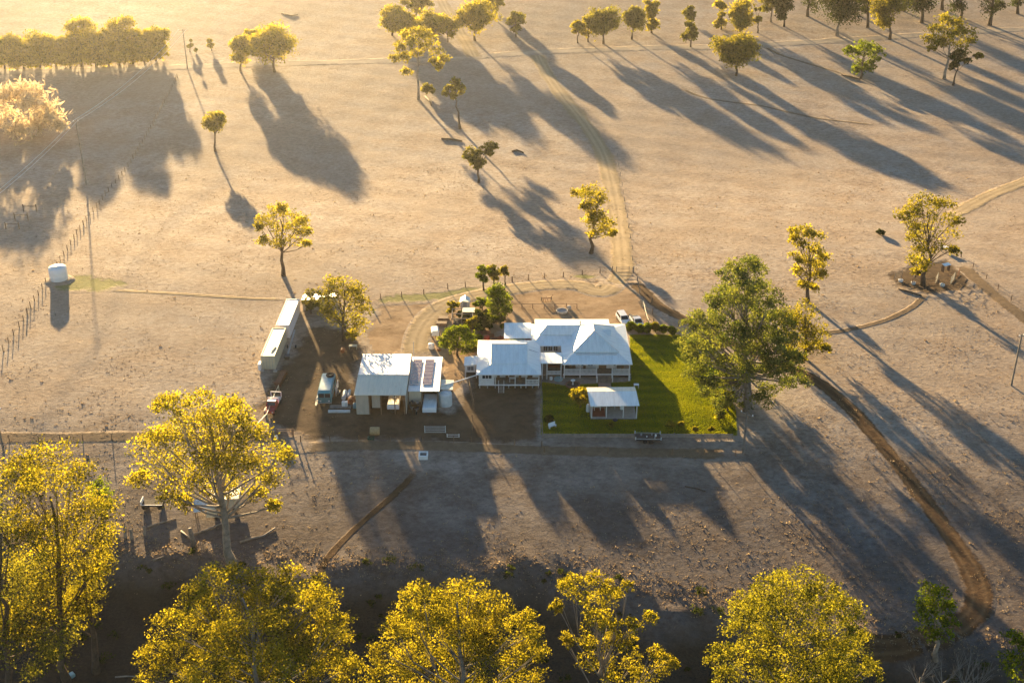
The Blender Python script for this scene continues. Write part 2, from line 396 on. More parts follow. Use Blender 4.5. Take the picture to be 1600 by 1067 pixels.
# ------------------------------------------------------------------ trees
def leaf_cloud(blobs, size, density, seed, droop=0.0, flat=0.8, sub=16, tight=0.35, shape=2.2):
    """leaf-spray cards gathered in tufts around every blob (x, y, z, r). Returns verts, faces, tint."""
    r_ = np.random.default_rng(seed); allp = []; tint = []; sz = []
    for (x, y, z, r) in blobs:
        k = max(4, int(sub * r_.uniform(0.8, 1.25)))
        d = r_.normal(size=(k, 3)); d /= np.linalg.norm(d, axis=1)[:, None]
        d[:, 2] = np.where(r_.random(k) < 0.7, np.abs(d[:, 2]), d[:, 2])
        cc = np.array((x, y, z)) + d * (r * r_.uniform(0.45, 1.0, k))[:, None] * np.array((1, 1, flat))
        n = max(14, int(density * r * r / (size * size) / k))
        for c in cc:
            rr = r * tight * r_.uniform(0.65, 1.3)
            q = r_.normal(size=(n, 3)); q /= np.linalg.norm(q, axis=1)[:, None] + 1e-9
            q = q * (rr * 1.25 * r_.random(n) ** 0.45)[:, None] * np.array((1.1, 1.1, 0.75))
            if droop: q[:, 2] -= droop * rr * r_.random(n) * 1.6
            allp.append(c + q); tint.append(np.clip(r_.uniform(0.1, 0.9) + r_.normal(0, 0.16, n), 0, 1)); sz.append(size * r_.uniform(0.6, 1.4, n))
    p = np.concatenate(allp); tint = np.concatenate(tint); sz = np.concatenate(sz); n = len(p)
    a = r_.normal(size=(n, 3)); a[:, 2] -= droop * 0.8; a /= np.linalg.norm(a, axis=1)[:, None]
    b = np.cross(a, r_.normal(size=(n, 3))); b /= np.linalg.norm(b, axis=1)[:, None] + 1e-9
    c = np.cross(a, b)
    L = (sz * 0.5 * math.sqrt(shape))[:, None]; Wd = (sz * 0.5 / math.sqrt(shape) * 1.25)[:, None]
    v = np.stack([p - a * L, p + b * Wd + c * Wd * 0.35, p + a * L, p - b * Wd + c * Wd * 0.35], 1).reshape(-1, 3)
    return v, np.arange(4 * n).reshape(-1, 4), np.repeat(tint, 4)
TREES = 0
def tree(px, py, blobs_px, label, leaf='gum_leaf', bark='bark_pale', cat='tree', group=None, name='tree', lsize=None, density=3.2,
         droop=0.0, depth=0.55, base=None, rad=None, flat=0.85, sub=16, seed=None, lean=None, fork=0.4, tight=0.35, trunk=True, shape=2.2):
    """blobs_px: foliage masses (px, py, radius px) as they look from the camera; each gets its own depth around the trunk"""
    global TREES; TREES += 1
    seed = seed if seed is not None else TREES * 13 + 1
    r_ = np.random.default_rng(seed)
    B = P(px, py) if base is None else Vector(base)
    s = ppm(B.y, 6)
    xs_ = [b[0] for b in blobs_px]; half = max(max(b[0] + b[2] for b in blobs_px) - min(b[0] - b[2] for b in blobs_px), 1) / 2 / s
    blobs = []
    for (bx, by, br) in blobs_px:
        r = br * 1.12 / s
        dy = r_.uniform(-1, 1) * max(half - r * 0.6, 0) * depth
        c = at_depth(bx, by, B.y + dy)
        blobs.append((c[0], c[1], max(c[2], B.z + r * 0.6), r))
    root = empty(name, B, 0, label, cat, group)
    loc = np.array(B)
    rel = [(b[0] - loc[0], b[1] - loc[1], b[2] - loc[2], b[3]) for b in blobs]
    # a few more masses behind the visible ones so that the crown has a full volume
    extra = []
    for b in rel:
        if r_.random() < 0.8: extra.append((b[0] + r_.normal(0, 0.3) * b[3], b[1] + r_.choice((-1, 1)) * r_.uniform(0.4, 0.9) * b[3], b[2] - 0.1 * b[3], b[3] * 0.8))
    allb = rel + extra
    top = max(b[2] + b[3] * flat for b in rel)
    size = lsize or float(np.clip(2.3 / s, 0.2, 0.5))
    if trunk:
        mb = MB()
        tr = rad or 0.020 * top + 0.06
        cx = np.mean([b[0] for b in rel]); cy = np.mean([b[1] for b in rel])
        zt = top * 0.78
        if lean is None: lean = (cx, cy)
        path = [(0, 0, -0.3)]; rads = [tr * 1.5]
        for k in range(1, 8):
            t = k / 7
            path.append((lean[0] * t ** 1.3 + r_.normal(0, 0.012) * top, lean[1] * t ** 1.3 + r_.normal(0, 0.012) * top, zt * t)); rads.append(tr * (1.12 - 0.85 * t))
        mb.tube(path, rads, 7)
        lowb = min(b[2] - b[3] for b in rel)
        for b in rel:
            zb = min(max(b[2] * r_.uniform(0.45, 0.72), top * fork * 0.55), zt * 0.93)
            t = zb / zt; k = min(int(t * 7), 6); fr = t * 7 - k
            p0 = np.array(path[k]) * (1 - fr) + np.array(path[k + 1]) * fr; r0 = (rads[k] * (1 - fr) + rads[k + 1] * fr) * 0.48
            p3 = np.array(b[:3]); mid = p0 * 0.45 + p3 * 0.55 + np.array((r_.normal(0, .06), r_.normal(0, .06), -0.06)) * np.linalg.norm(p3 - p0)
            q1 = p0 * 0.75 + mid * 0.25 + np.array((0, 0, -0.02)) * np.linalg.norm(p3 - p0)
            mb.tube([p0, q1, mid, p3], [r0, r0 * 0.8, r0 * 0.55, r0 * 0.2], 5)
            for _ in range(3):
                d = r_.normal(size=3); d /= np.linalg.norm(d); d[2] = abs(d[2]) * 0.7
                mb.tube([mid, (mid + p3) / 2 + d * b[3] * 0.3, p3 + d * b[3] * 0.75], [r0 * 0.4, r0 * 0.22, r0 * 0.08], 4)
        mb.build('trunk', M[bark], root, smooth=True)
    v, f, t = leaf_cloud(allb, size, density, seed + 1, droop, flat, sub, tight, shape)
    np_mesh('crown', v, f, M[leaf], root, {'tint': t})
    return root
def auto_blobs(cx, top, bottom, w, seed, n=None, profile='round'):
    """foliage masses filling a crown outline (pixels)"""
    r_ = np.random.default_rng(seed); h = bottom - top
    n = n or int(np.clip(w * h / 55, 5, 16)); out = []
    R = min(w, h)
    for i in range(n):
        for _ in range(30):
            u, v = r_.uniform(-1, 1), r_.uniform(0, 1)
            lim = {'round': math.sqrt(max(0, 1 - (2 * v - 1) ** 2)), 'umbrella': 1 - 0.75 * v if v > 0.25 else math.sqrt(max(0, 1 - (1 - v / 0.3) ** 2)) if v < 0.3 else 0.9,
                   'cone': 0.25 + 0.75 * v, 'column': 0.9}[profile]
            if abs(u) <= lim: break
        r = R * r_.uniform(0.15, 0.27)
        out.append((cx + u * (w / 2 - r), top + r * 0.8 + v * max(h - 1.6 * r, 1), r))
    return out

# ------------------------------------------------------------------ roads, tracks, yards and lawn
patch('bare_yard', [(560, 560), (575, 500), (600, 470), (660, 468), (700, 470), (760, 455), (830, 447), (900, 440), (985, 436), (1012, 470), (1030, 500), (990, 512), (960, 508), (800, 505), (745, 560), (735, 640), (745, 690), (690, 692), (690, 560), (640, 545), (600, 560)],
      M['yard'], 'orange brown bare soil yard around the homestead', 'yard', 0.02, soft=3)
patch('work_yard', [(395, 640), (418, 590), (450, 560), (470, 520), (500, 500), (560, 520), (575, 555), (560, 600), (700, 640), (735, 600), (742, 560), (850, 600), (848, 690), (760, 698), (600, 690), (480, 690), (440, 675)],
      M['yard_dark'], 'dark worn soil yard around the shed', 'yard', 0.045, soft=4)
ribbon('dirt_road', [(-140, 120), (0, 114), (130, 110), (270, 106), (400, 101), (560, 97), (700, 92), (840, 82), (1000, 76), (1120, 74), (1200, 70), (1340, 62), (1480, 52), (1600, 46), (1800, 36)], 6.5, M['dirt_road'],
       'pale gravel road crossing the top of the picture', 'road', 0.05)
ribbon('farm_drive', [(838, 84), (850, 108), (875, 145), (905, 182), (930, 218), (946, 250), (958, 300), (966, 345), (972, 400), (972, 425), (962, 442), (945, 452)], 5.0, M['track'],
       'two wheel farm drive running from the road down to the homestead', 'track', 0.06)
ribbon('yard_drive', [(962, 440), (940, 455), (900, 446), (850, 446), (800, 452), (750, 460), (705, 472), (675, 492), (655, 520), (650, 545), (655, 560)], 5.0, M['track'],
       'curved dirt drive looping behind the homestead to the shed', 'track', 0.085)
ribbon('hill_track', [(742, 92), (733, 75), (718, 50), (700, 20), (690, 0), (680, -30)], 5.0, M['track'],
       'dirt track climbing away from the road beside the yellow gums', 'track', 0.055)
ribbon('creek_track', [(985, 436), (1005, 455), (1030, 478), (1062, 495), (1100, 512), (1160, 545), (1225, 572), (1280, 598), (1340, 650), (1400, 722), (1455, 795), (1500, 860), (1528, 915), (1525, 955), (1490, 982), (1430, 1000), (1370, 1015), (1300, 1040)],
       3.2, M['dark_track'], 'dark soil track curving down past the big gum to the creek', 'track', 0.065, widths=[2.4, 2.0, 2.2, 2.2, 2.4, 2.6, 3.4, 3.6])
ribbon('paddock_track', [(1700, 240), (1640, 266), (1590, 288), (1545, 306), (1510, 325), (1470, 345)], 4.0, M['track'],
       'pale track entering the paddock at the right edge', 'track', 0.055)
ribbon('loop_track', [(1262, 515), (1300, 519), (1345, 511), (1390, 498), (1425, 480), (1450, 458)], 1.1, M['pad'],
       'thin curved track round to the stock yard', 'track', 0.06)
ribbon('fence_track', [(1500, 412), (1530, 440), (1565, 470), (1610, 505), (1680, 560)], 2.4, M['pad'], 'worn track beside the right hand paddock fence', 'track', 0.06)
ribbon('cattle_pad', [(658, 728), (640, 748), (610, 778), (570, 812), (535, 845), (508, 878), (490, 910)], 0.9, M['dark_track'], 'narrow dark cattle pad from the trough to the creek', 'path', 0.05, wheel=False)
ribbon('boundary_pad', [(-60, 684), (60, 684), (200, 682), (330, 681), (460, 683)], 2.4, M['pad'], 'dark worn strip along the left front fence', 'path', 0.05, wheel=False)
ribbon('front_pad', [(460, 700), (560, 696), (650, 696), (760, 700), (860, 704), (960, 706), (1060, 708), (1150, 710)], 2.2, M['pad'], 'dark worn strip along the front fence', 'path', 0.06, wheel=False)
ribbon('stock_path', [(130, 452), (200, 455), (290, 460), (380, 466), (450, 468)], 0.9, M['track'], 'thin pale stock path from the tank to the containers', 'path', 0.05, wheel=False)
ribbon('far_pad', [(1190, 72), (1230, 90), (1290, 108), (1345, 124)], 1.2, M['pad'], 'thin dark gully line above the right paddock', 'path', 0.05, wheel=False)
ribbon('gully_pad', [(1062, 138), (1110, 155), (1190, 166), (1270, 184), (1370, 196)], 1.0, M['pad'], 'faint gully line across the right paddock', 'path', 0.05, wheel=False)
patch('lawn', [(984, 523), (1062, 523), (1120, 575), (1150, 640), (1152, 681), (845, 680), (845, 596), (880, 602), (985, 596)],
      M['lawn'], 'mown green house lawn', 'lawn', 0.07, soft=0.7, cell=0.5)
patch('green_pick', [(585, 474), (600, 462), (680, 456), (760, 445), (735, 462), (690, 470), (640, 474)], M['green_strip'], 'strip of green grass along the back house fence', 'grass', 0.06, soft=2.5)
patch('tank_green', [(70, 440), (105, 428), (150, 432), (215, 442), (170, 454), (95, 455)], M['green_strip'], 'green grass round the leaking water tank', 'grass', 0.06, soft=3)
patch('gate_green', [(893, 431), (915, 428), (938, 432), (915, 438)], M['green_strip'], 'small green grass patch on the back fence line', 'grass', 0.06, soft=1.5)
patch('stock_bare', [(1385, 430), (1420, 415), (1480, 405), (1512, 430), (1525, 452), (1450, 462), (1400, 447)], M['yard_dark'], 'dark trampled soil under the stock yard tree', 'yard', 0.05, soft=3)

# ------------------------------------------------------------------ trees of the left roadside row
ROW = [(8, 108, 52, 58, 60), (38, 107, 57, 50, 55), (62, 107, 50, 52, 60), (88, 106, 56, 46, 55), (110, 106, 50, 40, 50), (128, 105, 27, 52, 50), (150, 104, 54, 44, 52),
       (170, 103, 50, 46, 50), (186, 102, 27, 52, 46), (208, 100, 46, 40, 46), (226, 98, 48, 38, 44), (244, 96, 43, 40, 42)]
ORD = ['leftmost', 'second', 'third', 'fourth', 'fifth', 'sixth', 'seventh', 'eighth', 'ninth', 'tenth', 'eleventh', 'last']
for i, (x, yb, yt, w, hh) in enumerate(ROW):
    extra = ', tallest on its left half' if i == 5 else ', tall and rounded' if i == 8 else ''
    lab = ('leftmost golden tree' if i == 0 else 'rightmost golden tree' if i == 11 else ORD[i] + ' golden tree from the left') + ' of the hazy roadside row' + extra
    tree(x, yb, auto_blobs(x, yt, yb - 2, w * 1.15, 40 + i, n=22, profile='column') + [(x - 11, yb - 9, 9), (x + 11, yb - 9, 9), (x, yb - 12, 10), (x, yb - 22, 12)], lab, 'gold_leaf', 'bark_dark', group='golden trees in the roadside row', name='roadside_tree', density=1.5, tight=0.45)

def T(x, yb, yt, w, bot, label, leaf='gum_leaf', bark='bark_dark', prof='round', n=None, **kw):
    if yb < 130 and w > 18: w *= 1.18; n = int((n or 9) * 1.8); yt -= 3; bot = max(bot, yb - 7); kw.setdefault('density', 1.7); kw.setdefault('tight', 0.42)
    return tree(x, yb, auto_blobs(kw.pop('cx', x), yt, bot, w, int(x) * 7 + int(yb), n, prof), label, leaf, bark, **kw)
T(331, 80, 58, 16, 76, 'tiny oval tree beyond the road, right of the far power pole', 'gold_leaf', n=4, name='small_tree')
T(297, 82, 60, 10, 80, 'thin dark sapling just right of the far power pole', 'olive_leaf', n=3, name='sapling')
T(307, 83, 75, 7, 82, 'tiny low shrub between far power pole and oval tree', 'olive_leaf', n=2, cat='shrub', name='shrub')
T(376, 112, 53, 36, 92, 'small golden tree at the left of the trio above the road', 'gold_leaf', n=8)
T(402, 84, 42, 46, 82, 'golden tree standing behind the other two of the trio', 'gold_leaf', n=8)
T(429, 113, 36, 72, 94, 'broad golden tree at the right of the trio above the road', 'gold_leaf', n=13)
T(613, 56, 8, 40, 54, 'bushy yellow tree at the left of the top cluster', 'gold_leaf', n=9)
T(650, 30, -8, 46, 28, 'dull olive tree cut by the top edge behind the cluster', 'olive_leaf', n=8)
T(636, 60, 18, 40, 58, 'yellow tree in the middle of the top cluster', 'gold_leaf', n=9)
T(672, 68, 16, 50, 66, 'dense yellow tree right of middle in the top cluster', 'gold_leaf', n=10)
T(700, 66, 26, 38, 60, 'pale yellow tree at the right of the top cluster beside the hill track', 'gold_leaf', n=8)
T(742, 64, 0, 58, 58, 'large yellow tree just right of the hill track', 'gold_leaf', n=11)
T(772, 30, -6, 34, 20, 'leaning yellow tree behind the large one right of the track', 'gold_leaf', n=6)
T(760, 12, -16, 40, 10, 'dark tree at the very top edge above the hill track', 'dark_leaf', n=6)
T(806, 58, 20, 26, 56, 'small dark green bushy tree alone above the road', 'olive_leaf', n=6)
T(903, 68, 34, 20, 62, 'short yellow tree at the left of the junction clump', 'gold_leaf', n=5)
T(919, 66, 28, 24, 58, 'slim yellow tree second in the junction clump', 'gold_leaf', n=5)
T(943, 69, 5, 48, 56, 'big rounded tree of the junction clump', 'olive_leaf', n=12)
T(987, 62, 11, 42, 46, 'thin greyish tree with open crown right of the junction clump', 'olive_leaf', n=8)
T(1018, 52, 2, 24, 48, 'slender pale column tree at the right of the junction clump', 'gold_leaf', prof='column', n=7)
T(1079, 74, 36, 25, 72, 'small dark egg shaped tree beside the road', 'olive_leaf', n=7)
T(1077, 38, 13, 20, 34, 'small round tree behind the egg shaped one', 'olive_leaf', n=5)
T(1127, 47, 4, 22, 46, 'leftmost pale column tree of the bright roadside trio', 'gold_leaf', prof='column', n=6)
T(1156, 50, 4, 42, 48, 'widest bright tree of the roadside trio', 'gold_leaf', prof='column', n=9)
T(1184, 52, 11, 15, 50, 'narrow dark tree at the right of the bright roadside trio', 'olive_leaf', prof='column', n=5)
T(1150, 119, 56, 84, 108, 'spreading brown gold tree below the road', 'gum_leaf', n=15, prof='umbrella', density=1.9)
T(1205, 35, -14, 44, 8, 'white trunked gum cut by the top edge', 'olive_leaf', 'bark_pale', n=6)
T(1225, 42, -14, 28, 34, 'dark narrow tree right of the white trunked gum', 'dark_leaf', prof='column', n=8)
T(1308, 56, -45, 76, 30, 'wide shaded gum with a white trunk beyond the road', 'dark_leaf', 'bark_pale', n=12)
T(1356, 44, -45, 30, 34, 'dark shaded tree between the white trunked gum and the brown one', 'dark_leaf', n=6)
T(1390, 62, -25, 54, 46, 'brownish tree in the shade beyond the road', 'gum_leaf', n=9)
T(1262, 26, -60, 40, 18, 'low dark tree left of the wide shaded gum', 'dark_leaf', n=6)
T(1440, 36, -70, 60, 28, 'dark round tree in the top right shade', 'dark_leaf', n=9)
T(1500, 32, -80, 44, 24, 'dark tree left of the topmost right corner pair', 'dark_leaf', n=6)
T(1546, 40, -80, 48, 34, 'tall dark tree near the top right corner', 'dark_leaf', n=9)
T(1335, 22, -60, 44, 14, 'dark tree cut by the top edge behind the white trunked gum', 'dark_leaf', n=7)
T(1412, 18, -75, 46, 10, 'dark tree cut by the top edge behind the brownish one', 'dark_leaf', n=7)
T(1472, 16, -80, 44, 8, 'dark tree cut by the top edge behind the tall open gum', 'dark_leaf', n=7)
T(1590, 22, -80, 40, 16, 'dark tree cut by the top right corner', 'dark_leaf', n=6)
tree(1345, 123, [(1350, 74, 14), (1366, 80, 12), (1337, 82, 11), (1326, 80, 8), (1355, 92, 14), (1368, 96, 9), (1345, 106, 12), (1338, 110, 7), (1356, 106, 9)],
     'small dark green tree with a lobed crown in the right paddock', 'green_leaf', 'bark_dark', density=3.4)
tree(1475, 124, [(1476, 34, 13), (1495, 38, 12), (1464, 48, 13), (1510, 52, 12), (1488, 55, 14), (1452, 62, 11), (1474, 66, 11), (1515, 66, 10), (1500, 74, 12), (1528, 88, 6), (1455, 76, 7)],
     'pale trunked gum with an open crown lit at its top, upper right paddock', 'gum_leaf', 'bark_pale', density=2.4, fork=0.6)
tree(1489, 134, [(1494, 92, 10), (1503, 84, 9), (1490, 104, 7), (1510, 96, 6)], 'dark slender tree beside the pale trunked gum', 'dark_leaf', 'bark_dark', density=2.2)

# lone trees of the middle paddock
T(337, 237, 173, 44, 214, 'lone small round yellow tree in the left paddock', 'gold_leaf', n=9, prof='umbrella', density=1.6, tight=0.45)
tree(443, 431, [(432, 334, 14), (450, 340, 14), (412, 346, 12), (470, 348, 12), (425, 356, 16), (448, 360, 16), (474, 366, 13), (405, 352, 8), (412, 378, 10), (436, 378, 12), (460, 378, 12), (478, 382, 7), (440, 325, 8)],
     'lone spreading yellow tree with a dark trunk left of the homestead', 'gold_leaf', 'bark_dark', density=1.6, tight=0.44, fork=0.6)
tree(748, 286, [(766, 228, 9), (755, 234, 8), (732, 238, 9), (745, 242, 9), (764, 240, 7), (740, 250, 8), (752, 254, 8), (729, 245, 6), (746, 262, 5)],
     'lone dull olive tree with a short bent trunk', 'olive_leaf', 'bark_dark', density=2.6)
tree(719, 202, [(712, 130, 8), (705, 140, 9), (718, 138, 8), (696, 147, 6), (722, 145, 5), (708, 150, 6)], 'tall bare stemmed tree with a small olive crown', 'olive_leaf', 'bark_dark', density=2.6, rad=0.33, fork=1.2)
tree(654, 156, [(650, 50, 11), (634, 56, 11), (664, 54, 11), (676, 66, 10), (645, 66, 13), (624, 74, 10), (662, 72, 12), (615, 92, 7), (632, 90, 9), (650, 84, 9), (680, 82, 9), (692, 94, 9), (688, 104, 6), (635, 114, 8), (676, 96, 6)],
     'tall forked yellow gum below the road', 'gold_leaf', 'bark_pale', density=1.7, tight=0.44, rad=0.38, fork=0.9)
tree(668, 150, [(668, 137, 7), (664, 142, 6), (674, 143, 5)], 'small bush beside the foot of the tall forked gum', 'olive_leaf', 'bark_dark', cat='bush', name='bush', trunk=False)
tree(923, 396, [(922, 300, 14), (935, 308, 12), (910, 304, 9), (926, 318, 13), (915, 322, 8), (940, 338, 14), (930, 350, 13), (950, 350, 11), (942, 362, 12), (956, 364, 7), (928, 366, 8), (926, 338, 8)],
     'slim yellow tree with two crown masses beside the farm drive', 'gold_leaf', 'bark_dark', density=1.6, tight=0.44)
tree(1262, 472, [(1246, 364, 11), (1264, 362, 11), (1276, 372, 11), (1240, 374, 9), (1252, 384, 11), (1272, 390, 13), (1286, 404, 11), (1240, 402, 10), (1258, 408, 12), (1276, 418, 12), (1245, 424, 10), (1264, 436, 12), (1282, 430, 9), (1256, 446, 9), (1270, 452, 9)],
     'pale yellow tree standing behind the biggest gum', 'gold_leaf', 'bark_dark', density=1.5, tight=0.44)
tree(1442, 446, [(1440, 316, 16), (1424, 328, 13), (1460, 322, 15), (1408, 336, 11), (1478, 322, 14), (1440, 340, 18), (1470, 344, 18), (1490, 345, 13), (1424, 352, 12), (1452, 366, 17), (1484, 368, 15), (1432, 374, 14), (1466, 386, 14), (1440, 394, 15), (1428, 408, 11), (1446, 412, 11), (1486, 390, 9), (1432, 424, 8)],
     'bushy bright green tree over the stock yard at right', 'gum_leaf', 'bark_dark', density=2.3, tight=0.44)
tree(38, 216, [(40, 150, 24), (15, 160, 24), (65, 162, 24), (-8, 178, 22), (40, 178, 28), (80, 185, 20), (15, 192, 24), (62, 196, 22), (-15, 200, 18), (92, 200, 12), (35, 204, 18)],
     'big feathery straw coloured bush at the left edge', 'straw_leaf', cat='bush', name='feathery_bush', trunk=False, density=2.2, droop=-0.6, lsize=0.75, shape=8.0, depth=0.5)

# homestead trees
tree(538, 532, [(520, 446, 16), (540, 444, 16), (558, 452, 14), (508, 458, 13), (530, 464, 18), (552, 470, 18), (568, 474, 11), (515, 478, 15), (536, 486, 18), (560, 490, 16), (525, 500, 14), (548, 506, 16), (564, 510, 12), (552, 522, 12), (510, 492, 10)],
     'wide olive gold tree behind the shed', 'gum_leaf', 'bark_dark', density=1.6, tight=0.44)
tree(486, 490, [(486, 462, 9), (480, 472, 8), (492, 474, 9), (484, 480, 7)], 'small olive tree beside the white container', 'olive_leaf', 'bark_dark', density=2.2)
tree(756, 454, [(752, 420, 6), (758, 424, 7), (750, 432, 7), (757, 438, 6)], 'small oval tree, left of the three on the back fence', 'green_leaf', 'bark_dark', density=3.2)
tree(772, 452, [(770, 420, 7), (776, 426, 7), (768, 430, 6), (774, 436, 5)], 'small rounded tree, middle of the three on the back fence', 'gum_leaf', 'bark_dark', density=3.0)
tree(790, 446, [(788, 420, 5), (791, 428, 5), (785, 424, 5)], 'smallest open tree, right of the three on the back fence', 'gum_leaf', 'bark_dark', density=2.2)
tree(778, 502, [(776, 452, 9), (784, 456, 9), (768, 460, 9), (778, 466, 12), (790, 468, 9), (770, 474, 11), (784, 480, 13), (792, 484, 8), (772, 486, 9), (780, 492, 9)],
     'dense dark green garden tree behind the house', 'green_leaf', 'bark_dark', density=6.0, tight=0.48, fork=0.3)
tree(754, 484, [(751, 470, 6), (757, 472, 6), (753, 476, 6)], 'small dark shrub left of the dense garden tree', 'green_leaf', 'bark_dark', cat='shrub', name='shrub', density=3.5)
tree(715, 556, [(708, 518, 9), (722, 517, 9), (698, 526, 9), (715, 526, 12), (732, 526, 9), (704, 536, 11), (722, 537, 12), (738, 538, 8), (696, 537, 8), (712, 545, 9), (730, 545, 8)],
     'dense round bright green tree beside the kitchen house', 'green_leaf', 'bark_dark', density=7.0, tight=0.5, fork=0.3)
tree(707, 492, [(704, 477, 6), (712, 478, 6), (707, 484, 6)], 'small yellow green shrub by the white garden shed', 'gum_leaf', 'bark_dark', cat='shrub', name='shrub', density=3.5)
tree(740, 520, [(736, 504, 7), (742, 500, 6), (733, 511, 6)], 'yellow green shrub between the round tree and the garden beds', 'gum_leaf', 'bark_dark', cat='shrub', name='shrub', density=3.5)
tree(755, 516, [(752, 496, 9), (758, 502, 9), (754, 508, 8), (748, 490, 6)], 'dark leafy shrub in the middle of the garden', 'dark_leaf', 'bark_dark', cat='shrub', name='shrub', density=4.0)
tree(742, 498, [(736, 488, 6), (744, 488, 6), (728, 490, 5)], 'low pale green garden shrub under the shade frame', 'olive_leaf', 'bark_dark', cat='shrub', name='shrub', density=3.0)
tree(776, 506, [(772, 499, 5), (780, 500, 5), (786, 498, 4)], 'low dark shrub at the foot of the dense garden tree', 'dark_leaf', 'bark_dark', cat='shrub', name='shrub', density=3.5)
tree(906, 636, [(898, 616, 7), (908, 612, 8), (914, 618, 7), (902, 624, 8), (910, 628, 7)], 'golden garden shrub beside the lawn carport', 'gold_leaf', 'bark_dark', cat='shrub', name='shrub', density=3.2)
for x, y, r, l in ((986, 512, 7, 'leftmost clipped shrub of the hedge by the cars'), (1000, 516, 7, 'second hedge shrub, in front of the right car'), (1012, 515, 8, 'tallest rounded shrub of the hedge by the cars'), (1024, 514, 8, 'yellow tipped hedge shrub fourth from the left'),
                   (1036, 517, 7, 'hedge shrub second from its right end'), (1050, 519, 6, 'rightmost low dark shrub of the hedge')):
    tree(x, y + 4, [(x - 3, y - 3, r * .7), (x + 3, y - 3, r * .7), (x, y, r * .7), (x, y - 6, r * .55)], l, 'green_leaf' if x != 1024 else 'gum_leaf', cat='shrub', name='hedge_shrub', group='hedge shrubs along the top of the lawn', trunk=False, density=3.6)
for x, y, r, l, lf in ((1048, 664, 6, 'larger golden shrub on the lower lawn edge', 'gold_leaf'), (1064, 663, 4, 'small golden shrub second on the lower lawn edge', 'gold_leaf'), (955, 664, 3.4, 'small lime green bush on the front lawn', 'gum_leaf'),
                       (1086, 671, 4, 'small clipped bush on the front lawn corner, left of two', 'gum_leaf'), (1112, 671, 4, 'small clipped bush on the front lawn corner, right of two', 'gum_leaf'), (858, 656, 7, 'dark bush by the left front lawn corner', 'dark_leaf'),
                       (1126, 648, 8, 'golden bush at the foot of the biggest gum', 'gold_leaf'), (1118, 602, 6, 'white flowering bush on the lawn under the gum', 'blue_leaf')):
    tree(x, y + r, [(x - r * .4, y, r * .7), (x + r * .4, y, r * .7), (x, y - r * .5, r * .65)], l, lf, cat='bush', name='bush', trunk=False, density=3.4)

# biggest gum at the lawn corner and the darker trees behind it
tree(1168, 642, [(1150, 418, 16), (1170, 416, 18), (1186, 424, 14), (1140, 432, 17), (1166, 436, 20), (1135, 456, 18), (1160, 460, 22), (1186, 456, 20), (1120, 474, 20), (1150, 482, 24), (1180, 484, 24), (1206, 470, 18),
                 (1100, 500, 20), (1128, 506, 22), (1078, 512, 16), (1196, 508, 24), (1216, 500, 18), (1092, 532, 22), (1120, 540, 26), (1066, 538, 15), (1080, 556, 17), (1110, 566, 26), (1140, 572, 24),
                 (1096, 590, 20), (1124, 598, 24), (1150, 606, 22), (1206, 560, 22), (1186, 580, 20), (1214, 584, 22), (1236, 578, 17), (1195, 606, 16), (1230, 600, 14), (1218, 540, 20), (1075, 585, 11), (1150, 530, 26), (1168, 555, 26), (1178, 520, 24), (1165, 625, 16), (1110, 520, 22), (1136, 622, 14), (1205, 530, 20), (1160, 585, 20), (1100, 612, 15), (1126, 634, 15), (1190, 628, 16), (1240, 560, 18), (1088, 545, 20), (1225, 520, 20), (1250, 595, 14)],
     'biggest blue green gum spreading over the lawn corner', 'blue_leaf', 'bark_grey', density=7.0, depth=0.75, rad=0.62, lean=(-2, 3), lsize=0.24, sub=15, tight=0.34)
tree(1258, 560, [(1236, 490, 17), (1256, 484, 17), (1244, 508, 18), (1268, 504, 17), (1284, 520, 13), (1262, 524, 18), (1282, 540, 12), (1290, 546, 8), (1240, 530, 16), (1264, 546, 13), (1225, 500, 15), (1232, 552, 14), (1250, 560, 10)],
     'brown olive tree half hidden behind the biggest gum', 'gum_leaf', 'bark_dark', density=3.6, fork=0.3, lsize=0.27, sub=20)
tree(1136, 642, [(1128, 622, 9), (1136, 630, 9), (1142, 618, 8), (1124, 634, 7)], 'small golden tree beside the gum trunk', 'gum_leaf', 'bark_dark', density=3.0)

# creek side trees
tree(366, 886, [(268, 640, 22), (255, 628, 12), (338, 642, 20), (360, 640, 18), (378, 650, 16), (320, 662, 22), (350, 668, 26), (384, 678, 22), (250, 690, 24), (280, 680, 26), (225, 700, 20), (310, 700, 26), (340, 706, 28), (400, 712, 24), (430, 704, 18),
                (446, 718, 14), (372, 722, 26), (240, 730, 24), (275, 735, 26), (215, 752, 16), (305, 746, 24), (420, 744, 20), (360, 756, 22), (330, 770, 18), (262, 770, 18), (400, 775, 16), (430, 790, 12), (290, 785, 14), (300, 630, 18), (318, 622, 16), (290, 662, 20), (358, 632, 18), (405, 680, 20), (330, 730, 22)],
     'tall pale trunked golden gum on the left creek bank', 'gold_leaf', 'bark_pale', density=3.8, sub=20, tight=0.5, depth=0.5, rad=0.60, lsize=0.25, lean=(-1.0, 0), fork=0.5)
tree(110, 1075, [(40, 730, 34), (80, 724, 34), (20, 760, 36), (60, 770, 40), (110, 760, 36), (130, 790, 34), (165, 800, 24), (30, 820, 42), (80, 830, 44), (130, 840, 40), (165, 835, 22), (50, 890, 44), (105, 890, 44), (150, 880, 28), (70, 940, 44), (120, 950, 40), (30, 960, 40)],
     'largest yellow tree at the lower left edge', 'front_leaf', 'bark_dark', density=3.4, depth=0.5, lsize=0.23, rad=0.5)
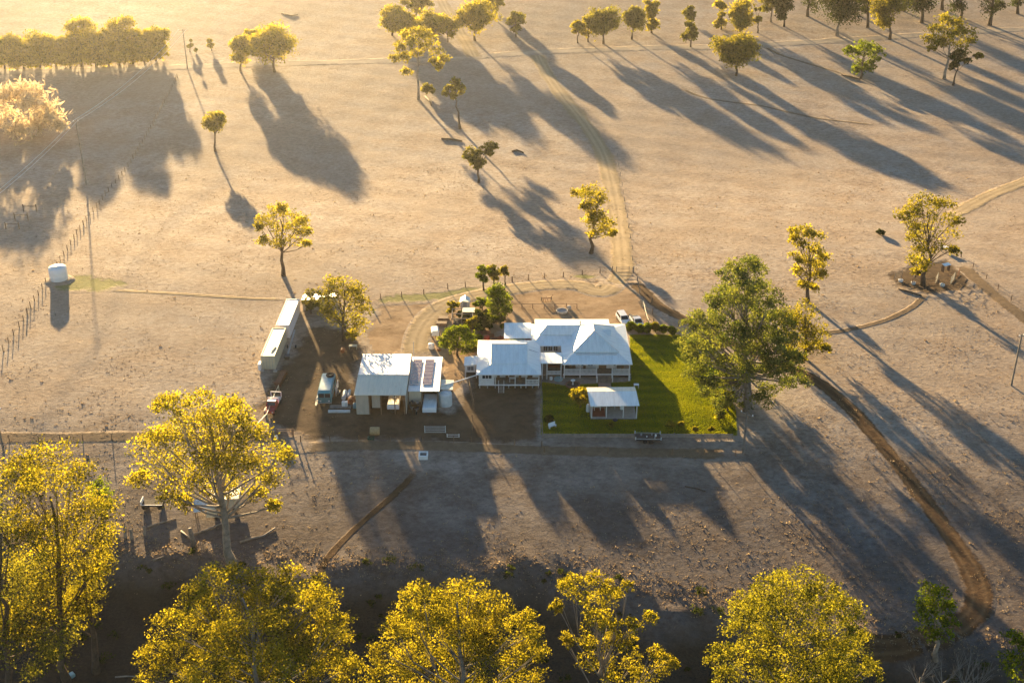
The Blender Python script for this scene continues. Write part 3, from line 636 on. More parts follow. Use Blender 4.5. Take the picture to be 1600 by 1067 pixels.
tree(20, 1120, [(-20, 780, 36), (0, 850, 44), (20, 910, 44), (60, 950, 44), (-10, 980, 44), (40, 1010, 44), (90, 990, 36)], 'dark shaded tree filling the lower left corner', 'olive_leaf', 'bark_dark', density=2.8, depth=0.5, lsize=0.23, rad=0.45)
tree(150, 1050, [(150, 900, 26), (130, 930, 28), (110, 960, 26), (165, 880, 22), (140, 960, 20)], 'lower olive tree between the big yellow tree and the creek bed', 'gum_leaf', 'bark_dark', density=2.6, lsize=0.23)
tree(160, 815, [(150, 762, 14), (160, 775, 13), (168, 790, 10), (148, 782, 12)], 'bright green tree top behind the large yellow tree', 'green_leaf', 'bark_dark', density=3.4, lsize=0.23)
def front(x, Yw, blobs, label, leaf, **kw):
    z = float(gz((x - 800) / FPX * (Yw / math.cos(PITCH) + 20), Yw))
    X = at_depth(x, 1000, Yw)[0]
    return tree(0, 0, blobs, label, leaf, 'bark_grey', base=(X, Yw, float(gz(X, Yw))), lsize=0.18, depth=0.6, **kw)
front(395, 112, [(330, 912, 28), (365, 905, 24), (410, 915, 28), (450, 905, 26), (490, 918, 24), (300, 945, 26), (345, 945, 34), (395, 950, 36), (445, 945, 34), (500, 945, 30), (525, 975, 24), (545, 990, 16), (265, 985, 26), (310, 985, 34), (360, 990, 40), (415, 995, 40), (470, 990, 38), (515, 1010, 32),
                 (240, 1030, 26), (285, 1030, 34), (335, 1040, 40), (390, 1050, 42), (450, 1045, 42), (505, 1050, 34), (545, 1040, 22), (300, 1080, 40), (420, 1090, 44), (230, 1060, 16)],
      'widest yellow gum crown on the bottom edge, left', 'front_leaf', density=5.0, rad=0.42, tight=0.31, sub=18)
front(722, 112, [(660, 930, 22), (700, 925, 26), (735, 920, 22), (640, 950, 24), (680, 955, 32), (725, 955, 34), (765, 945, 26), (780, 960, 22), (620, 985, 24), (660, 990, 34), (705, 995, 38), (755, 990, 36), (810, 980, 24), (835, 990, 16), (600, 1020, 24), (645, 1030, 36), (700, 1040, 40), (760, 1035, 40), (810, 1025, 30), (845, 1020, 16), (585, 1055, 24), (640, 1070, 36), (720, 1080, 42), (800, 1070, 34), (840, 1060, 18)],
      'broad yellow gum crown at the bottom centre', 'front_leaf', density=5.0, rad=0.42, tight=0.31, sub=18)
front(950, 114, [(885, 918, 14), (905, 912, 16), (930, 915, 18), (950, 922, 14), (980, 915, 9), (870, 945, 12), (900, 935, 18), (930, 940, 20), (960, 935, 14), (945, 965, 18), (925, 970, 18), (965, 980, 16), (990, 975, 14), (1015, 968, 12), (885, 998, 12), (920, 1000, 18), (955, 1005, 18), (985, 1000, 14), (915, 1035, 18), (950, 1040, 20), (990, 1035, 18), (1025, 1020, 12), (1045, 1030, 14), (960, 1070, 24), (1030, 1050, 16), (1000, 1065, 18)],
      'open ragged yellow gum, third along the bottom edge', 'front_leaf', density=3.8, rad=0.34, tight=0.3)
front(1245, 112, [(1225, 918, 24), (1260, 912, 26), (1195, 930, 24), (1290, 925, 24), (1240, 945, 34), (1170, 955, 26), (1200, 965, 34), (1275, 955, 34), (1320, 950, 24), (1335, 975, 20), (1165, 990, 30), (1215, 1000, 38), (1265, 1000, 38), (1310, 995, 32), (1345, 1000, 18), (1130, 1025, 20), (1110, 1035, 12), (1175, 1035, 34), (1230, 1045, 40), (1290, 1045, 40), (1340, 1035, 26), (1365, 1050, 18), (1135, 1060, 22), (1200, 1080, 40), (1300, 1085, 42)],
      'domed yellow gum crown at the bottom right', 'front_olive_leaf', density=5.0, rad=0.42, tight=0.31, sub=18)
tree(1462, 1030, [(1455, 926, 16), (1474, 930, 15), (1444, 945, 16), (1465, 948, 20), (1482, 950, 14), (1440, 968, 15), (1462, 972, 20), (1484, 974, 14), (1450, 990, 15), (1472, 992, 15)],
     'small dense dark green tree beside the creek track', 'green_leaf', 'bark_pale', density=3.8, lsize=0.23)
tree(1606, 1110, [(1590, 1005, 18), (1605, 1000, 18), (1580, 1030, 18), (1600, 1040, 22), (1590, 1062, 18)], 'dark green tree cut by the lower right corner', 'green_leaf', 'bark_dark', density=3.2, lsize=0.23)
def dead(px, py, h, seed, label):
    B = P(px, py); r_ = np.random.default_rng(seed); root = empty('bare_tree', B, 0, label, 'bare tree', 'bare trees in the creek shade'); mb = MB(); br = MB()
    mb.tube([(0, 0, -0.3), (0.1, 0, h * 0.25), (0, 0.1, h * 0.45)], [0.2, 0.15, 0.12], 6)
    for k in range(9):
        a = r_.uniform(0, 6.28); L = h * r_.uniform(0.35, 0.6); p0 = Vector((0, 0, h * r_.uniform(0.2, 0.45))); d = Vector((math.cos(a) * 0.55, math.sin(a) * 0.55, 0.85)).normalized()
        p1 = p0 + d * L * 0.5; p2 = p0 + d * L + Vector((0, 0, L * 0.12)); br.tube([p0, p1, p2], [0.09, 0.055, 0.02], 4)
        for _ in range(4):
            e = (d + Vector(r_.normal(0, 0.5, 3))).normalized(); br.tube([p1.lerp(p2, r_.uniform(0, .7)), p2.lerp(p1, r_.uniform(0, .4)) + e * L * 0.35], [0.035, 0.012], 3)
    mb.build('trunk', M['bark_grey'], root); br.build('branches', M['bark_grey'], root)
dead(1432, 1092, 6, 1, 'leftmost leafless pale tree at the bottom right'); dead(1466, 1100, 7.5, 2, 'middle leafless pale tree at the bottom right'); dead(1500, 1100, 7, 3, 'tallest leafless pale tree, third from the left at the bottom right'); dead(1522, 1094, 5.5, 4, 'rightmost leafless pale tree at the bottom right')

for x, y, r, l, lf in ((728, 500, 6, 'dark bushy plant inside the shade frame, left', 'dark_leaf'), (733, 507, 5, 'mid green plant at the front of the shade frame', 'green_leaf'), (748, 512, 6, 'green plant between the yellow shrub and the dark shrub', 'green_leaf'), (762, 508, 6, 'broad dark green plant right of the dark shrub', 'dark_leaf'),
                       (766, 498, 6, 'dark green plant touching the dense garden tree on its left', 'dark_leaf'), (745, 476, 5, 'small green plant behind the garden beds', 'green_leaf'), (759, 490, 5, 'dark plant at the upper middle of the garden', 'dark_leaf'), (748, 528, 5, 'low green plant just right of the round tree', 'green_leaf'),
                       (720, 492, 5, 'dark plant in front of the white garden shed', 'dark_leaf'), (741, 546, 5, 'yellow green plant at the kitchen house corner', 'gum_leaf'), (786, 510, 4, 'small green plant by the patio roof corner', 'green_leaf')):
    tree(x, y + r, [(x - r * .5, y, r * .7), (x + r * .5, y, r * .7), (x, y - r * .5, r * .7)], l, lf, cat='plant', name='garden_plant', trunk=False, density=4.0)

# ------------------------------------------------------------------ building materials
M['roof_white'] = metal_sheet('white_roof_steel', (0.85, 0.91, 0.90), 'X', 0.03, 0.38)
M['roof_side'] = metal_sheet('white_roof_steel_side', (0.85, 0.91, 0.90), 'Y', 0.03, 0.38)
M['roof_shed'] = metal_sheet('shed_roof_steel', (0.88, 0.87, 0.85), 'X', 0.05, 0.5)
M['roof_cream'] = metal_sheet('weathered_cream_steel', (0.82, 0.72, 0.55), 'X', 0.22, 0.55, rustcol=(0.50, 0.36, 0.22))
M['white_board'] = boards('white_weatherboard', (0.78, 0.76, 0.73))
M['beige_sheet'] = metal_sheet('beige_wall_steel', (0.50, 0.46, 0.38), 'X', 0.15, 0.55)
M['white_trim'] = mat('white_painted_timber', (0.80, 0.78, 0.76), 0.5, 0.05)
M['grey_trim'] = mat('grey_gutter', (0.42, 0.44, 0.45), 0.45, 0.08)
M['deck'] = mat('deck_timber', (0.26, 0.20, 0.15), 0.7, 0.2)
M['dark_void'] = mat('dark_underfloor_lattice', (0.05, 0.045, 0.04), 0.9, 0.2)
M['wood'] = mat('brown_timber', (0.24, 0.15, 0.09), 0.75, 0.2)
M['grey_wood'] = mat('weathered_grey_timber', (0.30, 0.26, 0.22), 0.85, 0.2)
M['teal'] = mat('teal_cloth', (0.02, 0.20, 0.18), 0.8, 0.15)
M['brick'] = mat('red_brick', (0.30, 0.15, 0.10), 0.85, 0.2, 4)
M['red_stuff'] = mat('faded_red_paint', (0.34, 0.09, 0.06), 0.6, 0.2)
g_, nt_, b_ = new_mat('window_glass'); b_.inputs['Base Color'].default_value = (0.02, 0.028, 0.035, 1); b_.inputs['Roughness'].default_value = 0.08; M['glass'] = g_
M['solar'] = mat('solar_cells_sky_tint', (0.14, 0.10, 0.12), 0.18, 0.05, spec=0.6)  # pinkish sky reflection is put into the cell colour
M['solar_blue'] = mat('blue_solar_cells', (0.07, 0.13, 0.17), 0.2, 0.1)  # bluish cells for the nearest panel of the left column
M['concrete'] = mat('pale_concrete', (0.42, 0.39, 0.35), 0.9, 0.1)

def window(mbparent, x0, x1, y, z0, z1, org, mull=2, label=None):
    """a front-facing sash window: frame standing 3 cm proud, panes as its child"""
    f = MB(); t = 0.07
    f.box(x0 - t, x0, y - 0.06, y + 0.02, z0 - t, z1 + t).box(x1, x1 + t, y - 0.06, y + 0.02, z0 - t, z1 + t)
    f.box(x0, x1, y - 0.06, y + 0.02, z1, z1 + t).box(x0, x1, y - 0.075, y + 0.02, z0 - t, z0)
    for k in range(1, mull):
        xm = x0 + (x1 - x0) * k / mull; f.box(xm - 0.035, xm + 0.035, y - 0.05, y + 0.02, z0, z1)
    fo = f.build('window', M['white_trim'], mbparent, org=org)
    MB().box(x0, x1, y - 0.025, y + 0.01, z0, z1).build('pane', M['glass'], fo, org=org)
    return fo
def posts(xs, y, z0, z1, parent, org, w=0.13, material='white_trim'):
    for x in xs: MB().box(x - w / 2, x + w / 2, y - w / 2, y + w / 2, z0, z1).build('post', M[material], parent, org=org)
def balustrade(x0, x1, y, z0, parent, org, h=0.95):
    b = MB().box(x0, x1, y - 0.04, y + 0.04, z0 + h - 0.08, z0 + h).box(x0, x1, y - 0.035, y + 0.035, z0 + 0.10, z0 + 0.17)
    n = max(3, int((x1 - x0) / 0.22))
    for k in range(n):
        xa = x0 + (x1 - x0) * (k + 0.5) / n; b.box(xa - 0.055, xa + 0.055, y - 0.02, y + 0.02, z0 + 0.17, z0 + h - 0.08)
    return b.build('balustrade', M['white_trim'], parent, org=org)
def skirt_roof(X0, X1, Y0, Y1, xi0, xi1, yi0, yi1, ze, zi, parent, org, th=0.07):
    o = [(X0, Y0, ze), (X1, Y0, ze), (X1, Y1, ze), (X0, Y1, ze)]; i = [(xi0, yi0, zi), (xi1, yi0, zi), (xi1, yi1, zi), (xi0, yi1, zi)]
    for a, b, c, d, m_ in ((0, 1, 1, 0, 'roof_white'), (2, 3, 3, 2, 'roof_white'), (1, 2, 2, 1, 'roof_side'), (3, 0, 0, 3, 'roof_side')):
        MB().slab([o[a], o[b], i[c], i[d]], th).build('veranda_roof', M[m_], parent, org=org)
    g = MB()
    g.box(X0 - 0.10, X1 + 0.10, Y0 - 0.11, Y0 - 0.004, ze - 0.14, ze + 0.0).box(X0 - 0.10, X1 + 0.10, Y1 + 0.004, Y1 + 0.11, ze - 0.14, ze)
    g.box(X0 - 0.10, X0 - 0.004, Y0, Y1, ze - 0.14, ze).box(X1 + 0.004, X1 + 0.10, Y0, Y1, ze - 0.14, ze)
    g.build('gutter', M['white_trim'], parent, org=org)

# ------------------------------------------------------------------ main homestead
org = (15.4, 205.0, 0.0)
hs = empty('homestead', org, 0, 'white roofed homestead with tiered hip roof and railed front veranda', 'house')
FZ = 0.95
skirt_roof(9.2, 21.7, 196.7, 213.0, 11.5, 19.4, 200.0, 210.4, 3.2, 3.78, hs, org)
# upper hip roof, ridge running away from the camera
ux0, ux1, uy0, uy1, uz = 11.3, 19.55, 199.85, 210.6, 3.98
rx, ra, rb, rz = 15.2, 203.9, 206.6, 6.35
MB().slab([(ux0, uy0, uz), (ux1, uy0, uz), (rx, ra, rz)], 0.08).slab([(ux1, uy1, uz), (ux0, uy1, uz), (rx, rb, rz)], 0.08).build('roof', M['roof_white'], hs, org=org)
rs = MB().slab([(ux1, uy0, uz), (ux1, uy1, uz), (rx, rb, rz), (rx, ra, rz)], 0.08).slab([(ux0, uy1, uz), (ux0, uy0, uz), (rx, ra, rz), (rx, rb, rz)], 0.08).build('roof', M['roof_side'], hs, org=org)
cap = MB()
for a, b in (((ux0, uy0, uz), (rx, ra, rz)), ((ux1, uy0, uz), (rx, ra, rz)), ((rx, ra, rz), (rx, rb, rz)), ((ux0, uy1, uz), (rx, rb, rz)), ((ux1, uy1, uz), (rx, rb, rz))):
    cap.tube([(a[0], a[1], a[2] + 0.02), (b[0], b[1], b[2] + 0.02)], 0.085, 6)
cap.build('ridge_cap', M['white_trim'], rs, org=org)
MB().box(11.5, 19.4, 199.98, 200.06, 3.70, 3.92).box(11.42, 11.5, 200.06, 210.3, 3.70, 3.92).box(19.4, 19.48, 200.06, 210.3, 3.70, 3.92).build('fascia', M['grey_trim'], hs, org=org)
# little dormer vent on the right slope and a flue on the ridge
MB().prism([(205.0, 4.75), (207.0, 4.75), (206.0, 5.55)], 'x', 16.6, 18.5).build('dormer', M['roof_side'], hs, org=org)
MB().lathe([(0.09, -0.6), (0.09, 0.55), (0.16, 0.56), (0.02, 0.75)], (12.9, 208.95, 5.2), 10).build('flue', M['grey_trim'], hs, org=org)
# left hand wing
wy0, wr, wy1, wz = 207.0, 208.95, 210.9, 5.05
MB().slab([(5.0, wy0, 3.95), (13.2, wy0, 3.95), (13.2, wr, wz), (6.6, wr, wz)], 0.08).slab([(13.2, wy1, 3.95), (5.0, wy1, 3.95), (6.6, wr, wz), (13.2, wr, wz)], 0.08).build('wing_roof', M['roof_white'], hs, org=org)
MB().slab([(5.0, wy1, 3.95), (5.0, wy0, 3.95), (6.6, wr, wz)], 0.08).build('wing_roof', M['roof_side'], hs, org=org)
MB().slab([(3.7, 204.0, 3.22), (9.6, 204.0, 3.22), (11.6, 206.1, 3.62), (11.6, 207.2, 3.80), (5.2, 207.2, 3.80)], 0.07).build('veranda_roof', M['roof_white'], hs, org=org)
MB().slab([(3.7, 213.0, 3.22), (3.7, 204.0, 3.22), (5.2, 207.2, 3.80), (5.2, 210.8, 3.80)], 0.07).build('veranda_roof', M['roof_side'], hs, org=org)
MB().slab([(11.4, 212.96, 3.23), (3.7, 213.0, 3.22), (5.2, 210.8, 3.80), (11.4, 210.8, 3.80)], 0.07).build('veranda_roof', M['roof_white'], hs, org=org)
MB().box(5.2, 11.5, 207.13, 207.2, 3.72, 3.92).build('fascia', M['grey_trim'], hs, org=org)
MB().box(3.6, 9.1, 203.89, 203.99, 3.08, 3.20).build('gutter', M['white_trim'], hs, org=org)
# rear lean-to and side patio roof
MB().slab([(4.4, 213.06, 3.16), (18.8, 213.06, 3.16), (18.8, 215.8, 2.92), (4.4, 215.8, 2.92)], 0.07).build('lean_to_roof', M['roof_white'], hs, org=org)
MB().slab([(-1.5, 207.2, 3.10), (3.66, 207.2, 3.14), (3.66, 214.2, 2.95), (-1.5, 214.2, 2.92)], 0.07).build('patio_roof', M['roof_white'], hs, org=org)
posts((-1.35, 3.4), 207.35, -0.2, 3.0, hs, org, material='wood'); posts((-1.35, 3.4), 214.0, -0.2, 2.86, hs, org, material='wood')
posts((4.6, 8.0, 11.5, 15.0, 18.6), 215.6, -0.2, 2.86, hs, org)
MB().box(-0.5, 2.4, 207.55, 207.62, 0.5, 2.75).build('shade_screen', M['teal'], hs, org=org)
MB().box(2.5, 3.5, 209.0, 209.1, 0.0, 2.9).build('brick_panel', M['brick'], hs, org=org)
MB().box(-1.2, -0.6, 209.0, 209.1, 0.0, 2.9).build('brick_panel', M['brick'], hs, org=org)
# walls, floor, windows
MB().box(11.7, 19.2, 199.3, 210.2, FZ, 3.72).build('wall', M['white_board'], hs, org=org)
MB().box(3.95, 11.69, 204.5, 212.6, 0.3, 3.15).build('wall', M['white_board'], hs, org=org)
MB().box(19.21, 21.4, 206.6, 212.7, 0.5, 3.1).build('wall', M['white_board'], hs, org=org)
for x0, x1 in ((12.2, 13.1), (13.9, 14.8), (18.3, 19.0)): window(hs, x0, x1, 199.28, 1.5, 3.0, org)
MB().box(15.9, 17.3, 199.22, 199.29, FZ + 0.02, 3.0).build('door', M['wood'], hs, org=org)
for x0, x1 in ((5.9, 6.6), (6.8, 7.5), (7.8, 8.5)): window(hs, x0, x1, 204.48, 1.9, 2.85, org, 2)
MB().box(9.35, 21.5, 197.1, 199.28, FZ - 0.16, FZ).box(19.22, 21.5, 199.28, 206.5, FZ - 0.16, FZ).build('veranda_floor', M['deck'], hs, org=org)
MB().box(9.3, 15.3, 197.02, 197.095, FZ - 0.22, FZ + 0.02).box(15.31, 18.29, 197.02, 197.095, FZ - 0.22, FZ + 0.02).box(18.3, 21.55, 197.02, 197.095, FZ - 0.22, FZ + 0.02).build('floor_edge', M['white_trim'], hs, org=org)
MB().box(9.6, 21.3, 197.5, 197.58, -0.2, FZ - 0.2).build('underfloor_lattice', M['dark_void'], hs, org=org)
PX = (9.5, 12.4, 15.4, 18.2, 21.35)
posts(PX, 197.2, -0.2, 3.1, hs, org, 0.15)
for a, b in ((9.5, 12.4), (12.4, 15.4), (18.2, 21.35)):
    balustrade(a + 0.09, b - 0.09, 197.2, FZ, hs, org)
    vb = MB().slab([(a + 0.1, 197.15, 3.08), (a + 0.75, 197.15, 3.08), (a + 0.1, 197.15, 2.55)], 0.001); vb = MB()
    vb.prism([(a + 0.09, 3.05), (a + 0.7, 3.05), (a + 0.09, 2.6)], 'y', 197.17, 197.23).prism([(b - 0.09, 3.05), (b - 0.7, 3.05), (b - 0.09, 2.6)], 'y', 197.17, 197.23)
    vb.build('bracket', M['white_trim'], hs, org=org)
posts((15.4, 18.2), 195.6, -0.2, 1.2, hs, org, 0.16); posts((21.3,), 196.3, -0.2, 0.9, hs, org, 0.3)
st = MB()
for k in range(5): st.box(15.6, 18.0, 195.4 + k * 0.33, 195.4 + k * 0.33 + 0.33, -0.2, 0.17 + k * 0.155)
st.build('steps', M['deck'], hs, org=org)
MB().tube([(15.4, 195.6, 1.15), (15.4, 197.1, 1.85)], 0.05, 6).tube([(18.2, 195.6, 1.15), (18.2, 197.1, 1.85)], 0.05, 6).build('handrail', M['white_trim'], hs, org=org)

# link roof between the two houses with its porch
org2 = (7.2, 198.5, 0)
lk = empty('covered_walkway', org2, 0, 'flat white roofed porch linking the homestead and kitchen house', 'porch')
MB().slab([(5.25, 196.6, 3.42), (9.12, 196.6, 3.42), (9.12, 200.9, 3.36), (5.25, 200.9, 3.36)], 0.10).build('roof', M['roof_white'], lk, org=org2)
posts((5.5, 6.35, 8.9), 196.85, -0.2, 3.3, lk, org2)
MB().box(5.4, 9.1, 196.9, 203.8, 0.72, 0.88).build('floor', M['deck'], lk, org=org2)
balustrade(6.45, 8.8, 196.85, 0.88, lk, org2, 0.8)
MB().box(6.4, 9.0, 199.8, 199.9, 0.88, 3.2).build('back_wall', M['dark_void'], lk, org=org2)
sh = MB()
for z in (1.25, 1.75, 2.25): sh.box(6.6, 8.7, 199.1, 199.7, z, z + 0.06)
sh.box(6.6, 6.66, 199.1, 199.7, 0.9, 2.4).box(8.64, 8.7, 199.1, 199.7, 0.9, 2.4); sh.build('shelf', M['red_stuff'], lk, org=org2)

# kitchen house
org3 = (-0.5, 199.4, 0)
kh = empty('kitchen_house', org3, 0, 'smaller white roofed kitchen house, left of the homestead, with a corner veranda', 'house')
gx0, gx1, gy0, gy1, gzv = -3.7, 2.7, 195.1, 203.9, 4.08
skirt_roof(-6.3, 5.15, 192.8, 206.1, gx0, gx1, gy0, gy1, 3.2, gzv, kh, org3)
MB().slab([(gx0 - 0.1, gy0 - 0.12, gzv + 0.06), (gx1 + 0.1, gy0 - 0.12, gzv + 0.06), (gx1 + 0.1, 199.5, 5.85), (gx0 - 0.1, 199.5, 5.85)], 0.07).slab([(gx1 + 0.1, gy1 + 0.12, gzv + 0.06), (gx0 - 0.1, gy1 + 0.12, gzv + 0.06), (gx0 - 0.1, 199.5, 5.85), (gx1 + 0.1, 199.5, 5.85)], 0.07).build('roof', M['roof_white'], kh, org=org3)
MB().prism([(gy0, 4.0), (gy1, 4.0), (199.5, 5.75)], 'x', gx0 + 0.02, gx0 + 0.12).prism([(gy0, 4.0), (gy1, 4.0), (199.5, 5.75)], 'x', gx1 - 0.12, gx1 - 0.02).build('gable_end', M['white_board'], kh, org=org3)
MB().tube([(gx0 - 0.12, 199.5, 5.87), (gx1 + 0.12, 199.5, 5.87)], 0.09, 6).build('ridge_cap', M['white_trim'], kh, org=org3)
MB().prism([(-6.1, 3.3), (-4.0, 3.3), (-4.1, 4.0)], 'y', 200.9, 201.0).prism([(5.0, 3.3), (3.0, 3.3), (3.1, 4.0)], 'y', 200.9, 201.0).build('roof_return', M['grey_trim'], kh, org=org3)
MB().box(-5.9, 4.75, 195.9, 205.7, 0.9, 3.18).build('wall', M['white_board'], kh, org=org3)
MB().box(-5.95, -3.2, 193.3, 195.88, 0.85, 3.17).build('wall', M['white_board'], kh, org=org3)
window(kh, -5.3, -3.65, 193.28, 2.1, 2.95, org3, 3)
for x0, x1 in ((-1.9, -1.0), (1.0, 2.0)): window(kh, x0, x1, 195.88, 1.6, 2.8, org3)
MB().box(-0.5, 0.5, 195.82, 195.89, 0.92, 2.95).box(2.8, 3.7, 195.82, 195.89, 0.92, 2.95).build('door', M['wood'], kh, org=org3)
MB().box(-3.19, 4.85, 193.3, 195.89, 0.72, 0.88).build('veranda_floor', M['deck'], kh, org=org3)
MB().box(-6.0, -3.2, 193.22, 193.29, 0.66, 0.86).box(-3.19, 4.9, 193.20, 193.29, 0.66, 0.90).build('floor_edge', M['white_trim'], kh, org=org3)
posts((-3.0, 0.55, 2.5, 4.8), 193.38, 0.86, 3.14, kh, org3)
for x in (-5.8, -4.4, -3.0, -0.6, 0.55, 1.6, 2.5, 3.7, 4.75): MB().box(x - 0.1, x + 0.1, 193.42, 193.62, -0.3, 0.68).build('stump', M['concrete'], kh, org=org3)
MB().box(-5.9, 4.75, 195.2, 195.28, -0.2, 0.7).build('underfloor_lattice', M['dark_void'], kh, org=org3)
balustrade(2.58, 4.72, 193.38, 0.88, kh, org3)
MB().box(-3.0, 4.7, 193.33, 193.41, 2.86, 3.02).build('valance', M['white_trim'], kh, org=org3)
st = MB()
for k in range(5): st.box(-2.35, -1.5, 191.7 + k * 0.3, 192.0 + k * 0.3, 0.02 + k * 0.16, 0.10 + k * 0.16)
st.box(-2.42, -2.34, 191.6, 193.2, -0.1, 0.1).box(-1.51, -1.43, 191.6, 193.2, -0.1, 0.1); st.build('steps', M['grey_wood'], kh, org=org3)
MB().tube([(-2.4, 191.7, -0.2), (-2.4, 191.7, 0.95), (-2.4, 193.2, 1.75)], 0.05, 6).tube([(-1.45, 191.7, -0.2), (-1.45, 191.7, 0.95), (-1.45, 193.2, 1.75)], 0.05, 6).build('handrail', M['white_trim'], kh, org=org3)
# little side room
MB().slab([(-8.7, 197.0, 2.75), (-6.35, 197.0, 2.95), (-6.35, 200.3, 3.0), (-8.7, 200.3, 2.8)], 0.07).build('side_roof', M['roof_white'], kh, org=org3)
MB().box(-8.4, -6.7, 197.3, 199.9, 1.2, 2.7).build('side_room', M['white_board'], kh, org=org3)
window(kh, -8.1, -7.0, 197.28, 1.6, 2.4, org3, 4)
posts((-8.5, -6.5), 197.25, -0.2, 2.74, kh, org3)
MB().box(-8.3, -6.6, 197.6, 199.8, -0.2, 1.18).build('underfloor_lattice', M['dark_void'], kh, org=org3)

# ------------------------------------------------------------------ shed
org4 = (-20.0, 191.0, 0)
sd_ = empty('farm_shed', org4, 0, 'open fronted farm shed with white steel roof and solar lean-to', 'shed')
MB().slab([(-27.0, 189.8, 4.75), (-18.1, 189.8, 4.75), (-18.4, 199.4, 3.85), (-27.2, 199.4, 3.85)], 0.08).build('roof', M['roof_shed'], sd_, org=org4)
MB().slab([(-27.1, 183.9, 4.0), (-18.2, 183.9, 4.0), (-18.1, 189.72, 4.70), (-27.0, 189.72, 4.70)], 0.08).build('roof', M['roof_cream'], sd_, org=org4)
MB().tube([(-27.0, 189.76, 4.76), (-18.1, 189.76, 4.76)], 0.09, 6).build('ridge_cap', M['white_trim'], sd_, org=org4)
MB().slab([(-18.05, 186.3, 3.42), (-12.6, 186.3, 3.42), (-12.7, 200.0, 2.95), (-18.3, 200.0, 2.95)], 0.08).build('lean_to_roof', M['roof_shed'], sd_, org=org4)
MB().box(-26.9, -26.8, 184.4, 199.2, -0.2, 3.70).build('side_wall', M['beige_sheet'], sd_, org=org4)
MB().box(-26.8, -12.8, 199.0, 199.1, -0.2, 2.85).build('back_wall', M['beige_sheet'], sd_, org=org4)
MB().box(-12.9, -12.8, 186.6, 199.0, -0.2, 2.9).build('side_wall', M['beige_sheet'], sd_, org=org4)
MB().box(-18.35, -18.25, 184.4, 199.0, 0.0, 3.70).build('partition', M['beige_sheet'], sd_, org=org4)
MB().box(-26.8, -24.7, 184.3, 184.38, -0.2, 3.70).build('front_wall', M['beige_sheet'], sd_, org=org4)
MB().box(-24.2, -22.8, 184.9, 184.98, 0.9, 3.4).build('roller_door', M['beige_sheet'], sd_, org=org4)
MB().box(-18.2, -15.9, 188.0, 188.08, -0.2, 3.1).build('front_wall', M['roof_cream'], sd_, org=org4)
posts((-24.6, -22.6, -20.2, -18.6), 184.3, -0.2, 3.68, sd_, org4, 0.16, 'wood'); posts((-18.0, -15.6, -12.9), 186.5, -0.2, 3.3, sd_, org4, 0.14, 'wood')
tn = (2.95 - 3.42) / 13.7
for col, x0 in enumerate((-17.9, -15.7)):
    for r in range(7):
        y0 = 188.6 + r * 1.43; m_ = 'solar_blue' if (col == 0 and r < 1) else 'solar'
        z0 = 3.42 + tn * (y0 - 186.3) + 0.16; z1 = z0 + tn * 1.36
        pn = MB().slab([(x0, y0, z0), (x0 + 1.62, y0, z0), (x0 + 1.62, y0 + 1.36, z1), (x0, y0 + 1.36, z1)], 0.04).build('solar_panel', M[m_], sd_, org=org4)
        MB().box(x0 - 0.02, x0 + 1.64, y0 - 0.035, y0 - 0.004, z0 - 0.05, z0 + 0.012).box(x0 - 0.035, x0 - 0.004, y0, y0 + 1.36, z1 - 0.05, z0 + 0.012).build('panel_frame', M['white_trim'], pn, org=org4)
MB().tube([(-17.95, 199.6, 3.2), (-17.95, 199.6, 6.2)], 0.05, 6).build('mast', M['grey_trim'], sd_, org=org4)
# small skillion beside the shed
org5 = (-11.6, 189.5, 0)
sk = empty('pump_shelter', org5, 0, 'small cream roofed shelter on the right side of the shed', 'shelter')
MB().slab([(-12.6, 188.2, 2.75), (-10.4, 188.2, 2.65), (-10.3, 191.6, 2.72), (-12.6, 191.6, 2.85)], 0.07).build('roof', M['roof_cream'], sk, org=org5)
posts((-12.3, -10.6), 188.4, -0.2, 2.62, sk, org5, 0.1, 'wood'); posts((-12.3, -10.6), 191.4, -0.2, 2.66, sk, org5, 0.1, 'wood')
MB().box(-12.3, -10.7, 190.9, 191.0, 0, 2.5).build('back_wall', M['roof_shed'], sk, org=org5)

# ------------------------------------------------------------------ carport on the lawn
org6 = (17.6, 185.0, 0)
cp = empty('lawn_carport', org6, 0, 'long white roofed open carport standing on the front lawn', 'carport')
MB().slab([(13.4, 182.5, 2.62), (21.8, 182.7, 2.62), (21.6, 186.9, 3.12), (13.1, 186.7, 3.12)], 0.08).build('roof', M['roof_white'], cp, org=org6)
MB().slab([(13.1, 186.76, 3.10), (21.6, 186.96, 3.10), (21.5, 188.6, 3.0), (13.0, 188.4, 3.0)], 0.08).build('roof', M['roof_cream'], cp, org=org6)
posts((13.7, 16.2, 19.1, 21.4), 182.85, -0.2, 2.6, cp, org6); posts((13.5, 16.2, 19.1, 21.3), 188.2, -0.2, 2.95, cp, org6)
MB().box(13.5, 21.4, 182.6, 188.4, 0.04, 0.14).build('floor', M['concrete'], cp, org=org6)
MB().box(13.45, 13.53, 183.0, 188.1, 0.14, 2.6).box(13.6, 21.2, 188.05, 188.12, 0.14, 2.8).build('wall', M['beige_sheet'], cp, org=org6)
MB().box(13.66, 16.1, 183.2, 186.2, 0.145, 0.16).build('mat', M['red_stuff'], cp, org=org6)

